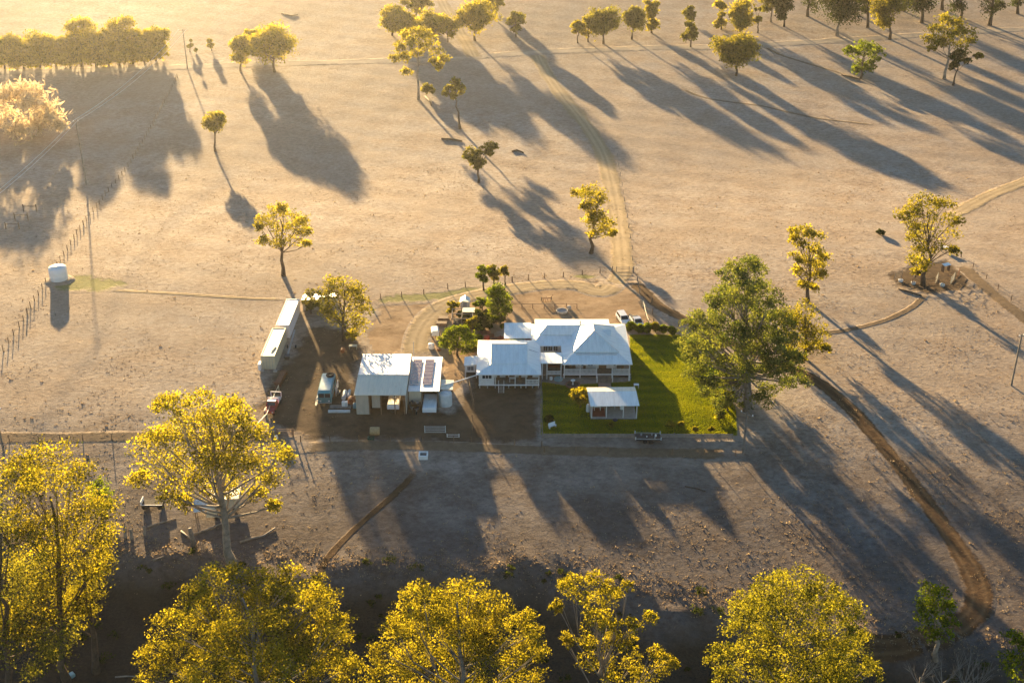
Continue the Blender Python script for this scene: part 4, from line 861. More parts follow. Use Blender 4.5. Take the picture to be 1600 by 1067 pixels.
# white garden shed behind the house and a timber shade frame
B = P(727, 482); gs = empty('garden_shed', B, 0, 'tiny white gabled garden shed behind the kitchen house garden', 'garden shed')
MB().box(-0.9, 0.9, -0.8, 0.8, -0.2, 1.9).build('wall', M['white_board'], gs)
MB().slab([(-1.0, -0.95, 1.95), (0, -0.95, 2.55), (0, 0.95, 2.55), (-1.0, 0.95, 1.95)], 0.06).slab([(0.0, -0.95, 2.551), (1.0, -0.95, 1.95), (1.0, 0.95, 1.95), (0.0, 0.95, 2.551)], 0.06).build('roof', M['roof_side'], gs)
MB().box(-0.4, 0.35, -0.84, -0.81, 0, 1.75).build('door', M['grey_trim'], gs)
B = P(724, 507); sf = empty('shade_frame', B, 0, 'weathered timber garden frame over dark seedling beds', 'garden frame')
for x in (-2.2, -0.2, 1.9):
    for y in (-2.2, 2.2): MB().box(x - .06, x + .06, y - .06, y + .06, -0.2, 2.3).build('post', M['grey_wood'], sf)
fr = MB()
for y in (-2.2, 0, 2.2): fr.box(-2.3, 2.0, y - .05, y + .05, 2.3, 2.42)
for x in (-2.2, -0.2, 1.9): fr.box(x - .05, x + .05, -2.3, 2.3, 2.42, 2.5)
fr.build('beam', M['grey_wood'], sf)
MB().slab([(-0.2, 0.4, 2.54), (2.3, 0.4, 2.54), (2.3, 2.3, 2.62), (-0.2, 2.3, 2.62)], 0.04).build('roof_sheet', M['roof_cream'], sf)
MB().box(-2.0, -0.5, -2, 2, -0.1, 0.35).box(0.1, 1.7, -2, 2, -0.1, 0.35).build('garden_bed', M['dark_void'], sf)
# roofs glimpsed under the tree beside the containers
for px, py, w, dpt, hgt, lab in ((487, 480, 3.4, 3.2, 2.3, 'pale tin hut, left of two under the tree by the white container'), (514, 478, 3.8, 2.4, 2.4, 'pale tin hut, right of two, half hidden by the olive gold tree')):
    B = P(px, py); hu = empty('tin_hut', B, 0, lab, 'hut')
    MB().box(-w / 2 + .15, w / 2 - .15, -dpt / 2 + .15, dpt / 2 - .15, -0.2, hgt - 0.1).build('wall', M['beige_sheet'], hu)
    MB().slab([(-w / 2, -dpt / 2, hgt + 0.15), (w / 2, -dpt / 2, hgt + 0.15), (w / 2, dpt / 2, hgt - 0.05), (-w / 2, dpt / 2, hgt - 0.05)], 0.06).build('roof', M['roof_shed'], hu)
    MB().box(-0.4, 0.4, -dpt / 2 + .10, -dpt / 2 + .14, 0, 1.9).build('door', M['grey_wood'], hu)

# ------------------------------------------------------------------ vehicles, tanks and farm gear
M['car_white'] = mat('white_car_paint', (0.80, 0.80, 0.80), 0.25, 0.03)
M['car_red'] = mat('red_truck_paint', (0.42, 0.035, 0.025), 0.35, 0.12)
M['bus_teal'] = mat('faded_teal_paint', (0.12, 0.34, 0.38), 0.5, 0.12)
M['bus_teal_dark'] = mat('dark_teal_paint', (0.05, 0.20, 0.23), 0.4, 0.15)
M['rubber'] = mat('black_rubber', (0.025, 0.025, 0.025), 0.85, 0.1)
M['steel'] = mat('grey_steel', (0.35, 0.36, 0.36), 0.5, 0.12, metal=0.3)
M['dark_steel'] = mat('dark_greasy_steel', (0.07, 0.07, 0.07), 0.55, 0.2)
M['rust'] = mat('rusty_steel', (0.22, 0.09, 0.045), 0.85, 0.25, 3)
M['cont_white'] = metal_sheet('white_container_steel', (0.78, 0.77, 0.78), 'Y', 0.05, 0.5, rib=3)
M['cont_cream'] = metal_sheet('cream_container_steel', (0.66, 0.58, 0.40), 'Y', 0.06, 0.5, rib=3)
M['tank_white'] = mat('white_poly_tank', (0.82, 0.81, 0.79), 0.55, 0.03)
M['tank_grey'] = mat('pale_grey_poly_tank', (0.62, 0.66, 0.66), 0.55, 0.08)
M['hay'] = mat('hay', (0.52, 0.36, 0.18), 0.95, 0.2, 5, bump=0.5)
M['blue_drum'] = mat('blue_drum_plastic', (0.08, 0.24, 0.30), 0.5, 0.1)
M['orange_drum'] = mat('rusty_orange_drum', (0.40, 0.14, 0.05), 0.7, 0.25, 3)
M['green_plastic'] = mat('dark_green_plastic', (0.02, 0.10, 0.07), 0.5, 0.1)
M['red_plastic'] = mat('bright_red_plastic', (0.55, 0.06, 0.03), 0.45, 0.08)
M['pool_blue'] = mat('pale_blue_plastic', (0.28, 0.45, 0.46), 0.5, 0.1)
M['light_glass'] = mat('headlight_glass', (0.55, 0.56, 0.55), 0.15, 0.02)
w_, nt_, b_ = new_mat('trough_water'); b_.inputs['Base Color'].default_value = (0.03, 0.04, 0.04, 1); b_.inputs['Roughness'].default_value = 0.05; M['water'] = w_

def car(px, py, rz, label, group, ute=False):
    """nose towards the camera (-y)"""
    B = P(px, py); r = empty('parked_car', B, rz, label, 'car', group)
    w = 0.90
    prof = [(-2.35, 0.45), (-2.38, 0.75), (-2.20, 0.93), (-1.15, 1.05), (2.3, 1.08), (2.38, 0.95), (2.38, 0.45)]
    body = MB(); rings = []
    for k, x in enumerate((-w, -w + 0.10, w - 0.10, w)):
        ins = 0.06 if k in (0, 3) else 0.0
        rings.append([(x, y * (1 - ins * 0.4), z if z < 0.6 else z - ins) for y, z in prof])
    body.loft(rings); bo = body.build('body', M['car_white'], r)
    c0, c1 = (-1.2, 0.75 if ute else 2.25)
    cab = MB(); lo, hi = w - 0.06, w - 0.22
    cab.loft([[(-lo, c0, 1.04), (lo, c0, 1.04), (lo, c1, 1.06), (-lo, c1, 1.06)], [(-hi, c0 + 0.75, 1.66), (hi, c0 + 0.75, 1.66), (hi, c1 - 0.25, 1.70), (-hi, c1 - 0.25, 1.70)]]); cab.build('cabin', M['car_white'], r)
    MB().slab([(-lo + .1, c0 + 0.05 - .03, 1.10), (lo - .1, c0 + 0.05 - .03, 1.10), (hi - .04, c0 + 0.70 - .03, 1.62), (-hi + .04, c0 + 0.70 - .03, 1.62)], 0.01).build('windscreen', M['glass'], r)
    for s in (-1, 1):
        MB().add([(s * (lo + .0), c0 + .45, 1.12), (s * (lo + .0), c1 - .15, 1.12), (s * (hi + .05), c1 - .4, 1.56), (s * (hi + .05), c0 + .9, 1.56)], [(0, 1, 2, 3)]).build('side_window', M['glass'], r)
        MB().box(s * 0.62 - 0.17, s * 0.62 + 0.17, -2.40, -2.30, 0.66, 0.82).build('headlight', M['light_glass'], r)
        MB().box(s * 1.0 - 0.1, s * 1.0 + 0.1, c0 + .35, c0 + .5, 1.12, 1.28).build('mirror', M['car_white'], r)
        for y in (-1.45, 1.45):
            wh = MB().wheel((s * 0.80, y, 0.35), 0.35, 0.24).build('wheel', M['rubber'], r)
            MB().wheel((s * 0.905, y, 0.35), 0.2, 0.05).build('rim', M['steel'], wh)
    MB().box(-0.55, 0.55, -2.41, -2.34, 0.50, 0.72).build('grille', M['dark_steel'], r)
    if ute: MB().box(-0.78, 0.78, 0.85, 2.25, 1.085, 1.10).build('tray_mat', M['dark_steel'], r)
    return r
car(973.5, 503, math.radians(12), 'white car nearest the house eave, behind the homestead', 'white cars parked behind the house')
car(995, 508, math.radians(13), 'white ute to the right, with its bonnet against the hedge', 'white cars parked behind the house', True)
B = P(986, 499); q = empty('quad_bike', B, 0.3, 'small dark quad bike squeezed between the two white cars', 'quad bike')
MB().loft([[(-.3, -.8, .55), (.3, -.8, .55), (.3, .8, .55), (-.3, .8, .55)], [(-.22, -.7, .85), (.22, -.7, .85), (.2, .75, .9), (-.2, .75, .9)]]).build('body', M['dark_steel'], q)
for s in (-1, 1):
    for y in (-.6, .6): MB().wheel((s * .45, y, .3), .3, .25).build('wheel', M['rubber'], q)
MB().tube([(-.4, -.35, 1.1), (0, -.5, .95), (.4, -.35, 1.1)], .03, 5).build('handlebar', M['steel'], q)

def container(px_near, py_near, ang, L, material, label, extra=False):
    B = P(px_near, py_near); r = empty('shipping_container', B, ang, label, 'container')
    MB().box(-1.22, 1.22, 0, L, 0.15, 2.72).build('body', M[material], r)
    fr = MB()
    for x in (-1.22, 1.22):
        for y in (0, L): fr.box(x - .07, x + .07, y - .07, y + .07, 0.0, 2.80)
    for z in (0.12, 2.72):
        for y in (0, L): fr.box(-1.15, 1.15, y - .06, y + .06, z - .06, z + .07)
        for x in (-1.22, 1.22): fr.box(x - .06, x + .06, .07, L - .07, z - .06, z + .07)
    fr.build('frame', M[material], r)
    for s in (-1, 1):
        d = MB().box(s * .58 - .54, s * .58 + .54, -.05, -.004, .25, 2.62).build('door', M[material], r)
        MB().tube([(s * .3, -.09, .2), (s * .3, -.09, 2.66)], .025, 5).tube([(s * .8, -.09, .2), (s * .8, -.09, 2.66)], .025, 5).build('lock_bar', M['steel'], d)
    return r
a = U(430, 513, 2.7); b = U(407.5, 558.5, 2.7)
A0 = P(420, 577); A1 = P(439, 530)
ang = -math.atan2((A1 - A0).x, (A1 - A0).y)
cc = container(420, 577, ang, 11.6, 'cont_cream', 'cream shipping container, nearer of the two in line', True)
MB().box(-1.75, -1.26, -0.9, 0.5, 0.2, 1.5).build('meter_box', M['tank_white'], cc)
MB().slab([(0.1, 2.0, 2.86), (0.5, 2.0, 2.86), (0.9, 4.2, 2.86), (0.5, 4.2, 2.86)], 0.06).build('roof_pipe', M['dark_steel'], cc)
container(443, 528, ang, 11.8, 'cont_white', 'white shipping container, farther of the two in line')
for x, y in ((410, 580), (430, 581)):
    B = P(x, y); tag(MB().box(-.35, .35, -.2, .2, 0, .3).box(-.22, .22, -.12, .12, .3, .42).build('concrete_block', M['concrete']), 'pale concrete block on the ground at the %s corner of the cream container' % ('left' if x < 420 else 'right'), 'block', 'blocks in front of the cream container').location = B

# old teal bus with a tyre on the roof
B = P(508, 633); bus = empty('old_bus', B, math.radians(1), 'old teal bus with a big tyre on its roof', 'bus')
rings = []
for y, zt in ((0, 1.5), (0.10, 2.35), (0.45, 2.7), (6.8, 2.7), (7.0, 2.55)):
    rings.append([(-1.15, y, 0.5), (1.15, y, 0.5), (1.2, y, zt - 0.25), (1.0, y, zt), (-1.0, y, zt), (-1.2, y, zt - 0.25)])
MB().loft(rings).build('body', M['bus_teal'], bus)
MB().slab([(-0.98, 0.5, 2.735), (0.98, 0.5, 2.735), (0.98, 6.7, 2.735), (-0.98, 6.7, 2.735)], 0.03).build('roof', mat('pale_teal_roof', (0.26, 0.50, 0.55), 0.5, 0.1), bus)
MB().box(-1.12, 1.12, -0.05, -0.004, 0.55, 1.5).build('front_panel', M['bus_teal_dark'], bus)
for x0, x1 in ((-1.02, -0.05), (0.05, 1.02)):
    MB().slab([(x0, 0.02 - .03, 1.55), (x1, 0.02 - .03, 1.55), (x1, .08 - .03, 2.28), (x0, .08 - .03, 2.28)], 0.02).build('windscreen', M['glass'], bus)
for s in (-1, 1):
    for k in range(5): MB().box(s * 1.20 - .02, s * 1.20 + .02, 0.9 + k * 1.15, 1.85 + k * 1.15, 1.55, 2.25).build('side_window', M['glass'], bus)
    MB().box(s * .75 - .15, s * .75 + .15, -.09, -.05, .75, 1.0).build('headlight', M['light_glass'], bus)
    for y in (1.2, 5.4): MB().wheel((s * 1.05, y, .45), .45, .3).build('wheel', M['rubber'], bus)
MB().box(-1.2, 1.2, -.18, -.06, .45, .6).build('bumper', M['steel'], bus)
ty = MB(); n = 18; rr = []
for k in range(8):
    a = k / 8 * 6.283; rr.append((0.55 + 0.22 * math.cos(a), 0.24 + 0.22 * math.sin(a)))
ty.loft([[(r_ * math.cos(t / n * 6.283), r_ * math.sin(t / n * 6.283), z) for t in range(n)] for r_, z in rr + rr[:1]], cap=False)
to = tag(ty.build('tyre', M['rubber'], smooth=True), 'big black tyre lying on the roof of the teal bus', 'tyre'); to.location = B + Vector((0.35, 5.6, 2.74))
# pipe rack and gates beside the bus
B = P(494, 636); rk = empty('gate_stack', B, 0, 'grey steel gates leaning on the left side of the bus', 'gate')
for k in range(2):
    f = MB(); x = -0.2 * k
    for z in (0.1, 0.6, 1.1, 1.5): f.tube([(x + .15 * z, 0, z), (x + .15 * z, 3.2, z)], 0.035, 5)
    for y in (0, 1.6, 3.2): f.tube([(x + .015, y, .1), (x + .22, y, 1.5)], 0.035, 5)
    f.build('gate', M['steel'], rk)
B = P(527, 612); rk = empty('scrap_rack', B, 0, 'pale steel scrap frame standing along the right side of the bus', 'scrap')
f = MB()
for y in (-1.6, 0, 1.6): f.tube([(0, y, -.1), (0, y, 1.6)], .05, 5)
for z in (.5, 1.0, 1.55): f.tube([(0, -1.6, z), (0, 1.6, z)], .05, 5)
f.build('frame', M['tank_white'], rk); MB().box(.1, .7, -1.4, -.2, 0, .5).build('bin', M['dark_steel'], rk)

def drum(px, py, label, material, r=.3, h=.9, lying=False, name='drum', ang=0, rest=None):
    B = P(px, py); o = MB()
    if lying: o.wheel((0, 0, r), r, h, 'x' if ang == 0 else 'y', 16)
    else: o.lathe([(r * .96, 0), (r, .04), (r, h * .32), (r * 1.04, h * .34), (r, h * .36), (r, h * .66), (r * 1.04, h * .68), (r, h * .7), (r, h - .03), (r * .9, h - .03), (r * .9, h - .06)], (0, 0, 0), 16)
    o = tag(o.build(name, M[material], smooth=False), label, name.replace('_', ' ')); o.location = B; return o
drum(549, 630, 'rusty orange tank lying on its side by the shed wall', 'orange_drum', .62, 1.2, True, 'oil_tank', 1)
drum(557, 638, 'blue round drum lying in front of the shed corner', 'blue_drum', .55, 1.1, True, 'drum', 0)
drum(538.5, 620, 'pale grey pipe section, left of the pair by the shed', 'tank_grey', .42, 2.6, True, 'pipe_section', 1)
drum(545.5, 617, 'pale grey pipe section, slimmer right one of the pair by the shed', 'tank_grey', .30, 2.2, True, 'pipe_section', 1)
B = P(539, 635); cb = empty('white_cabinet', B, 0, 'white metal cabinet standing open among the scrap', 'cabinet')
MB().box(-.5, .5, -.3, .3, 0, 1.0).build('case', M['tank_white'], cb); MB().box(.1, .48, -.34, -.304, .08, .92).build('door', M['tank_grey'], cb)
B = P(532, 636); o = MB()
for k in range(5): o.box(-1.9 + .1 * (k % 3), 1.9 - .08 * (k % 2), -.55 + .22 * k, -.37 + .22 * k, .05 + .05 * (k % 2), .17 + .05 * (k % 2))
tag(o.build('plank_pile', M['grey_wood']), 'flat pile of weathered planks in front of the bus', 'plank pile').location = B
B = P(530, 644); tag(MB().prism([(-.2, 0), (.2, 0), (.2, .08), (.06, .08), (.06, .3), (.2, .3), (.2, .38), (-.2, .38), (-.2, .3), (-.06, .3), (-.06, .08), (-.2, .08)], 'x', -1.9, 1.9).build('steel_beam', M['tank_grey']), 'long pale steel beam lying nearest the track', 'steel beam').location = B

def caravan(px, py, w, L, h, label, name, rustroof=False):
    B = P(px, py); r = empty(name, B, 0, label, 'caravan' if name == 'caravan' else 'trailer')
    rings = []
    for y, zt in ((0, h - .25), (.12, h), (L - .12, h), (L, h - .25)):
        rings.append([(-w / 2, y, .45), (w / 2, y, .45), (w / 2, y, zt - .1), (w / 2 - .12, y, zt), (-w / 2 + .12, y, zt), (-w / 2, y, zt - .1)])
    MB().loft(rings).build('body', M['car_white'], r)
    MB().box(-w / 2 + .15, w / 2 - .15, .35, L - .35, h + .003, h + .04).build('roof', M['roof_cream' if rustroof else 'roof_white'], r)
    MB().box(-.3, .3, L * .5, L * .5 + .6, h + .045, h + .13).build('roof_hatch', M['tank_grey'], r)
    if h > 1.6: window(r, -w * .32, w * .32, -.03, 1.1, 1.7, (0, 0, 0), 2)
    MB().tube([(-.6, 0, .45), (0, -1.1, .45)], .05, 5).tube([(.6, 0, .45), (0, -1.1, .45)], .05, 5).build('drawbar', M['dark_steel'], r)
    for s in (-1, 1): MB().wheel((s * (w / 2 - .1), L * .5, .35), .35, .22).build('wheel', M['rubber'], r)
    return r
caravan(614.5, 643, 2.1, 5.2, 1.25, 'low white covered trailer with a rust stained lid in the shed bay', 'covered_trailer', True)
caravan(671, 648, 2.4, 5.2, 1.3, 'white box trailer in front of the solar lean-to', 'box_trailer')
def motorbike(px, py, rz, label):
    B = P(px, py); r = empty('motorbike', B, rz, label, 'motorbike', 'dark motorbikes by the shed')
    for y in (-.65, .65): MB().wheel((0, y, .33), .33, .12).build('wheel', M['rubber'], r)
    MB().loft([[(-.1, -.5, .45), (.1, -.5, .45), (.1, .5, .45), (-.1, .5, .45)], [(-.14, -.3, .85), (.14, -.3, .85), (.1, .75, .85), (-.1, .75, .85)]]).build('body', M['dark_steel'], r)
    MB().tube([(-.38, -.45, 1.05), (0, -.52, .98), (.38, -.45, 1.05)], .025, 5).build('handlebar', M['steel'], r)
    MB().tube([(0, -.65, .33), (0, -.5, .98)], .04, 5).build('fork', M['steel'], r)
motorbike(643, 642, .3, 'dark motorbike, left of the two parked by the box trailer'); motorbike(652, 645, -.2, 'dark motorbike, right of the two parked by the box trailer')
B = P(648, 636); eg = empty('engine_hoist', B, 0, 'black tangle of engine parts on a bench under the lean-to', 'workbench')
MB().box(-1.1, 1.1, -.4, .4, .75, .85).box(-1, -.9, -.3, .3, 0, .75).box(.9, 1, -.3, .3, 0, .75).build('bench', M['dark_steel'], eg)
MB().lathe([(.25, 0), (.3, .3), (.15, .5)], (-.4, 0, .85), 10).build('motor', M['dark_steel'], eg); MB().lathe([(.3, 0), (.3, .3), (.2, .35)], (.5, 0, .85), 10).build('motor', M['steel'], eg)

def tank(px, py, r, h, label, material='tank_white', base=0.0):
    B = P(px, py, base); t = empty('water_tank', B, 0, label, 'water tank')
    MB().lathe([(r * .985, 0), (r, .08), (r, h * .3), (r * 1.012, h * .32), (r, h * .34), (r, h * .62), (r * 1.012, h * .64), (r, h * .66), (r, h - .12), (r * .97, h), (r * .6, h + r * .16), (.3, h + r * .22)], (0, 0, 0), 32).build('shell', M[material], t, smooth=True)
    MB().lathe([(.3, 0), (.3, .1), (.25, .14)], (0, -r * .3, h + r * .19), 14).build('lid', M['tank_grey'], t)
    MB().tube([(r * .98, 0, .25), (r + .35, 0, .25), (r + .35, 0, .1)], .05, 6).build('outlet', M['steel'], t)
    return t
B = P(93, 439); o = MB().lathe([(3.4, -.3), (3.2, .05), (2.4, .42), (2.1, .45)], (0, 0, 0), 26).build('tank_mound', M['ground'], smooth=True); o.location = B
tag(o, 'low earth pad under the lone white tank', 'earth pad', kind='structure')
tank(93, 439, 1.85, 2.75, 'lone white water tank on an earth pad by the left fence', base=0.44)
tank(696.5, 632, 1.15, 2.3, 'pale water tank at the right end of the shed', 'tank_grey')
B = P(586, 679); tag(MB().wheel((0, 0, .72), .72, 1.6, 'x', 22).build('hay_bale', M['hay']), 'round straw hay bale on the dark front yard', 'hay bale').location = B
B = P(580, 686); tag(MB().loft([[(-.5, -.3, 0), (.5, -.3, 0), (.5, .3, 0), (-.5, .3, 0)], [(-.6, -.38, .4), (.6, -.38, .4), (.6, .38, .4), (-.6, .38, .4)], [(-.5, -.3, .4), (.5, -.3, .4), (.5, .3, .4), (-.5, .3, .4)], [(-.45, -.26, .1), (.45, -.26, .1), (.45, .26, .1), (-.45, .26, .1)]]).build('feed_tub', M['green_plastic']), 'dark green feed tub in front of the hay bale', 'tub').location = B
B = P(661.5, 714); tr = empty('water_trough', B, 0, 'small pale concrete water trough on a green wet patch', 'trough')
MB().box(-.75, -.55, -.8, .8, -.1, .65).box(.55, .75, -.8, .8, -.1, .65).box(-.55, .55, -.8, -.6, -.1, .65).box(-.55, .55, .6, .8, -.1, .65).build('rim', M['tank_white'], tr)
MB().box(-.55, .55, -.6, .6, -.1, .42).build('water', M['water'], tr)

# red farm truck, harrow, auger
A0 = P(421, 650); A1 = P(434, 622); ang = -math.atan2((A1 - A0).x, (A1 - A0).y)
rt = empty('farm_truck', A0, ang, 'small red farm truck with a grey tray and white rear frame', 'truck')
MB().loft([[(-.85, 0, .5), (.85, 0, .5), (.85, 1.6, .5), (-.85, 1.6, .5)], [(-.8, .05, .95), (.8, .05, .95), (.85, 1.6, 1.1), (-.85, 1.6, 1.1)]]).build('bonnet', M['car_red'], rt)
MB().loft([[(-.9, 1.61, .5), (.9, 1.61, .5), (.9, 3.0, .5), (-.9, 3.0, .5)], [(-.9, 1.61, 1.12), (.9, 1.61, 1.12), (.9, 3.0, 1.12), (-.9, 3.0, 1.12)], [(-.78, 1.95, 1.8), (.78, 1.95, 1.8), (.78, 2.9, 1.8), (-.78, 2.9, 1.8)]]).build('cab', M['car_red'], rt)
MB().slab([(-.75, 1.95, 1.83), (.75, 1.95, 1.83), (.75, 2.88, 1.83), (-.75, 2.88, 1.83)], .025).build('cab_roof', M['tank_grey'], rt)
MB().slab([(-.72, 1.64, 1.2), (.72, 1.64, 1.2), (.68, 1.88, 1.72), (-.68, 1.88, 1.72)], .015).build('windscreen', M['glass'], rt)
MB().box(-.95, .95, 3.1, 5.4, .75, .9).build('tray', M['steel'], rt)
f = MB()
for x in (-.9, .9):
    for y in (3.15, 5.3): f.box(x - .05, x + .05, y - .05, y + .05, .9, 1.9)
f.box(-.9, .9, 3.1, 3.2, 1.8, 1.9).box(-.9, .9, 5.25, 5.35, 1.8, 1.9).build('tray_frame', M['tank_white'], rt)
for s in (-1, 1):
    MB().box(s * .6 - .13, s * .6 + .13, -.06, .02, .65, .85).build('headlight', M['light_glass'], rt)
    for y in (.6, 4.3): MB().wheel((s * .85, y, .4), .4, .26).build('wheel', M['rubber'], rt)
MB().box(-.95, -.83, .2, 1.3, .8, .98).build('mudguard', M['cont_cream'], rt)
A0 = P(433, 606); A1 = P(446, 581); ang = -math.atan2((A1 - A0).x, (A1 - A0).y)
hr = empty('disc_harrow', A0, ang, 'long rusty disc harrow behind the red farm truck', 'harrow')
MB().box(-.5, .5, 0, 5.2, .75, .88).box(-.9, .9, .3, .42, .88, 1.0).box(-.9, .9, 4.6, 4.72, .88, 1.0).build('frame', M['rust'], hr)
for k in range(9): MB().wheel((.35 * (-1) ** k, .4 + k * .55, .36), .40, .05, 'y', 14).build('disc', M['rust'], hr)
MB().tube([(0, 0, .8), (0, -1.4, .5)], .06, 5).build('drawbar', M['rust'], hr)
A0 = P(449, 561); A1 = P(461, 531); ang = -math.atan2((A1 - A0).x, (A1 - A0).y)
au = empty('grain_auger', A0, ang, 'long grey grain auger in the shade of the containers', 'auger')
MB().tube([(0, 0, .5), (0, 8.4, 1.9)], .17, 8).build('tube', M['steel'], au)
MB().loft([[(-.4, -.4, .1), (.4, -.4, .1), (.4, .5, .1), (-.4, .5, .1)], [(-.55, -.6, .8), (.55, -.6, .8), (.55, .6, .8), (-.55, .6, .8)]]).build('hopper', M['dark_steel'], au)
for s in (-1, 1): MB().wheel((s * .8, 4.5, .35), .35, .2).build('wheel', M['rubber'], au); MB().tube([(s * .8, 4.5, .35), (0, 5.2, 1.3)], .04, 5).build('strut', M['steel'], au)

# flatbed trailer and front yard gear
B = P(1012, 689); fb = empty('flatbed_trailer', B, math.radians(-2), 'flatbed trailer loaded with pale scrap, outside the lawn fence', 'trailer')
MB().box(-2.1, 2.1, -1.0, 1.0, .7, .82).build('bed', M['dark_void'], fb)
MB().tube([(-2.1, -1.0, 1.0), (2.1, -1.0, 1.0)], .06, 5).tube([(-2.1, 1.0, 1.0), (2.1, 1.0, 1.0)], .05, 5).build('side_rail', M['steel'], fb)
for x in (-2.1, 2.1):
    for y in (-1, 1): MB().box(x - .07, x + .07, y - .05, y + .05, .82, 1.35).build('stake', M['tank_grey'], fb)
for s in (-1, 1):
    for x in (-.5, .5): MB().wheel((x, s * .85, .35), .35, .22, 'y').build('wheel', M['rubber'], fb)
for k, (x, y, a) in enumerate(((-1.1, .4, .7), (-.2, -.1, .45), (.7, .5, .6), (1.3, .1, .75), (1.1, -.5, .5))):
    L_ = MB().lathe([(.16 * a, 0), (.22 * a, .1), (.2 * a, .5 * a), (.1 * a, .6 * a)], (0, 0, 0), 9).build('scrap_can', M['tank_white' if k % 2 else 'steel'])
    L_.location = B + Vector((x, y, .825)); tag(L_, ('%s pale scrap can on the flatbed trailer' % ('first', 'second', 'third', 'fourth', 'front right')[k]) + (' from the left' if k < 4 else ''), 'can', 'scrap cans on the flatbed trailer')
def panel(px, py, w, h, label, material='steel', rails=4, rz=0.0, name='farm_gate'):
    B = P(px, py); r = empty(name, B, rz, label, 'gate'); f = MB()
    for k in range(rails): z = .1 + (h - .1) * k / max(rails - 1, 1); f.tube([(-w / 2, 0, z), (w / 2, 0, z)], .04, 5)
    f.build('rails', M[material], r)
    for x in (-w / 2, w / 2): MB().tube([(x, 0, -.2), (x, 0, h + .15)], .07, 6).build('post', M[material], r)
    return r
panel(446, 681, 2.7, 1.3, 'brown steel gate with dark hessian near the red truck', 'rust')
panel(680, 676, 3.5, 1.2, 'pale steel gate in the front fence, left of the lawn', 'tank_grey'); panel(973, 425, 2.8, 1.1, 'timber gate across the farm drive', 'grey_wood', 4)
panel(708, 683, 2.0, .5, 'low white rail lying before the front gate', 'tank_white', 2)
for x, y, l in ((401, 671, 'white bucket beside the left front fence, below the red truck'), (432, 685, 'small white bucket under the left gum crown'), (861, 593, 'white bucket under the walkway porch')):
    drum(x, y, l, 'tank_white', .28, .55, False, 'bucket')

# lawn furniture
B = P(895, 602); bd = empty('birdbath_bed', B, 0, 'round brick edged garden bed with a pale birdbath', 'garden bed')
e = MB(); n = 28
for k in range(n):
    a0, a1 = k / n * 6.283, (k + .86) / n * 6.283
    e.add([(r_ * math.cos(a), r_ * math.sin(a), z) for z in (-.1, .28) for r_, a in ((1.35, a0), (1.35, a1), (1.1, a1), (1.1, a0))], [(0, 3, 2, 1), (4, 5, 6, 7), (0, 1, 5, 4), (1, 2, 6, 5), (2, 3, 7, 6), (3, 0, 4, 7)])
e.build('brick_edge', M['brick'], bd); MB().lathe([(1.09, -.1), (1.09, .12), (.5, .18), (.02, .2)], (0, 0, 0), 24).build('soil', M['dark_void'], bd)
MB().lathe([(.25, .1), (.12, .25), (.10, .85), (.42, 1.0), (.42, 1.06), (.1, 1.0)], (0, 0, 0), 14).build('birdbath', M['tank_white'], bd)
B = P(872.5, 593); o = MB().lathe([(.8, 0), (.84, .25), (.76, .27), (.74, .08), (.02, .07)], (0, 0, 0), 24).build('paddling_pool', M['pool_blue']); o.location = B; tag(o, 'round pale blue paddling pool in front of the walkway', 'paddling pool')
def rnd(px, py, prof, material, label, name, cat, n=14, dz=0):
    o = MB().lathe(prof, (0, 0, 0), n).build(name, M[material]); o.location = P(px, py, dz); return tag(o, label, cat)
rnd(918.5, 643, [(.3, 0), (.34, .1), (.32, 1.2), (.2, 1.5), (.1, 1.55)], 'tank_white', 'white gas bottle standing at the left end of the lawn carport', 'gas_bottle', 'gas bottle')
rnd(961, 657, [(.4, 0), (.45, .2), (.3, .3), (.1, .32)], 'dark_steel', 'small dark garden stool on the front lawn', 'garden_stool', 'stool')
B = P(994, 606); t = empty('garden_table', B, 0, 'small white garden table right of the carport', 'table'); MB().box(-.45, .45, -.35, .35, .68, .74).build('tabletop', M['tank_white'], t)
for x in (-.38, .38):
    for y in (-.28, .28): MB().box(x - .03, x + .03, y - .03, y + .03, 0, .68).build('leg', M['tank_white'], t)
B = P(863, 668); t = empty('garden_bench', B, .6, 'white garden bench in the left front lawn corner', 'bench'); MB().box(-.7, .7, -.25, .2, .40, .46).build('seat', M['tank_white'], t); MB().box(-.7, .7, .2, .26, .46, .95).build('backrest', M['tank_white'], t)
for x in (-.62, .62): MB().box(x - .04, x + .04, -.22, .18, 0, .40).build('leg', M['tank_white'], t)
# things inside the carport
def table(px, py, w, d, h, label, material, dz=0.0, name='table'):
    B = P(px, py, dz); t = empty(name, B, 0, label, 'table'); MB().box(-w / 2, w / 2, -d / 2, d / 2, h - .06, h).build('tabletop', M[material], t)
    for x in (-1, 1):
        for y in (-1, 1): MB().box(x * (w / 2 - .08) - .04, x * (w / 2 - .08) + .04, y * (d / 2 - .08) - .04, y * (d / 2 - .08) + .04, 0, h - .06).build('leg', M[material], t)
table(933, 641, 1.2, .8, .75, 'small white table on the red mat in the carport', 'tank_white', .14); table(966, 639, 1.4, .8, .8, 'blue grey table in the middle carport bay', 'tank_grey', .14); table(985, 637, 1.5, .8, .8, 'pale bench table in the right carport bay', 'concrete', .14)
rnd(971, 640, [(.3, 0), (.32, .5), (.3, 1.0), (.2, 1.05)], 'tank_white', 'white drum beside the middle carport table', 'drum', 'drum', dz=.14)
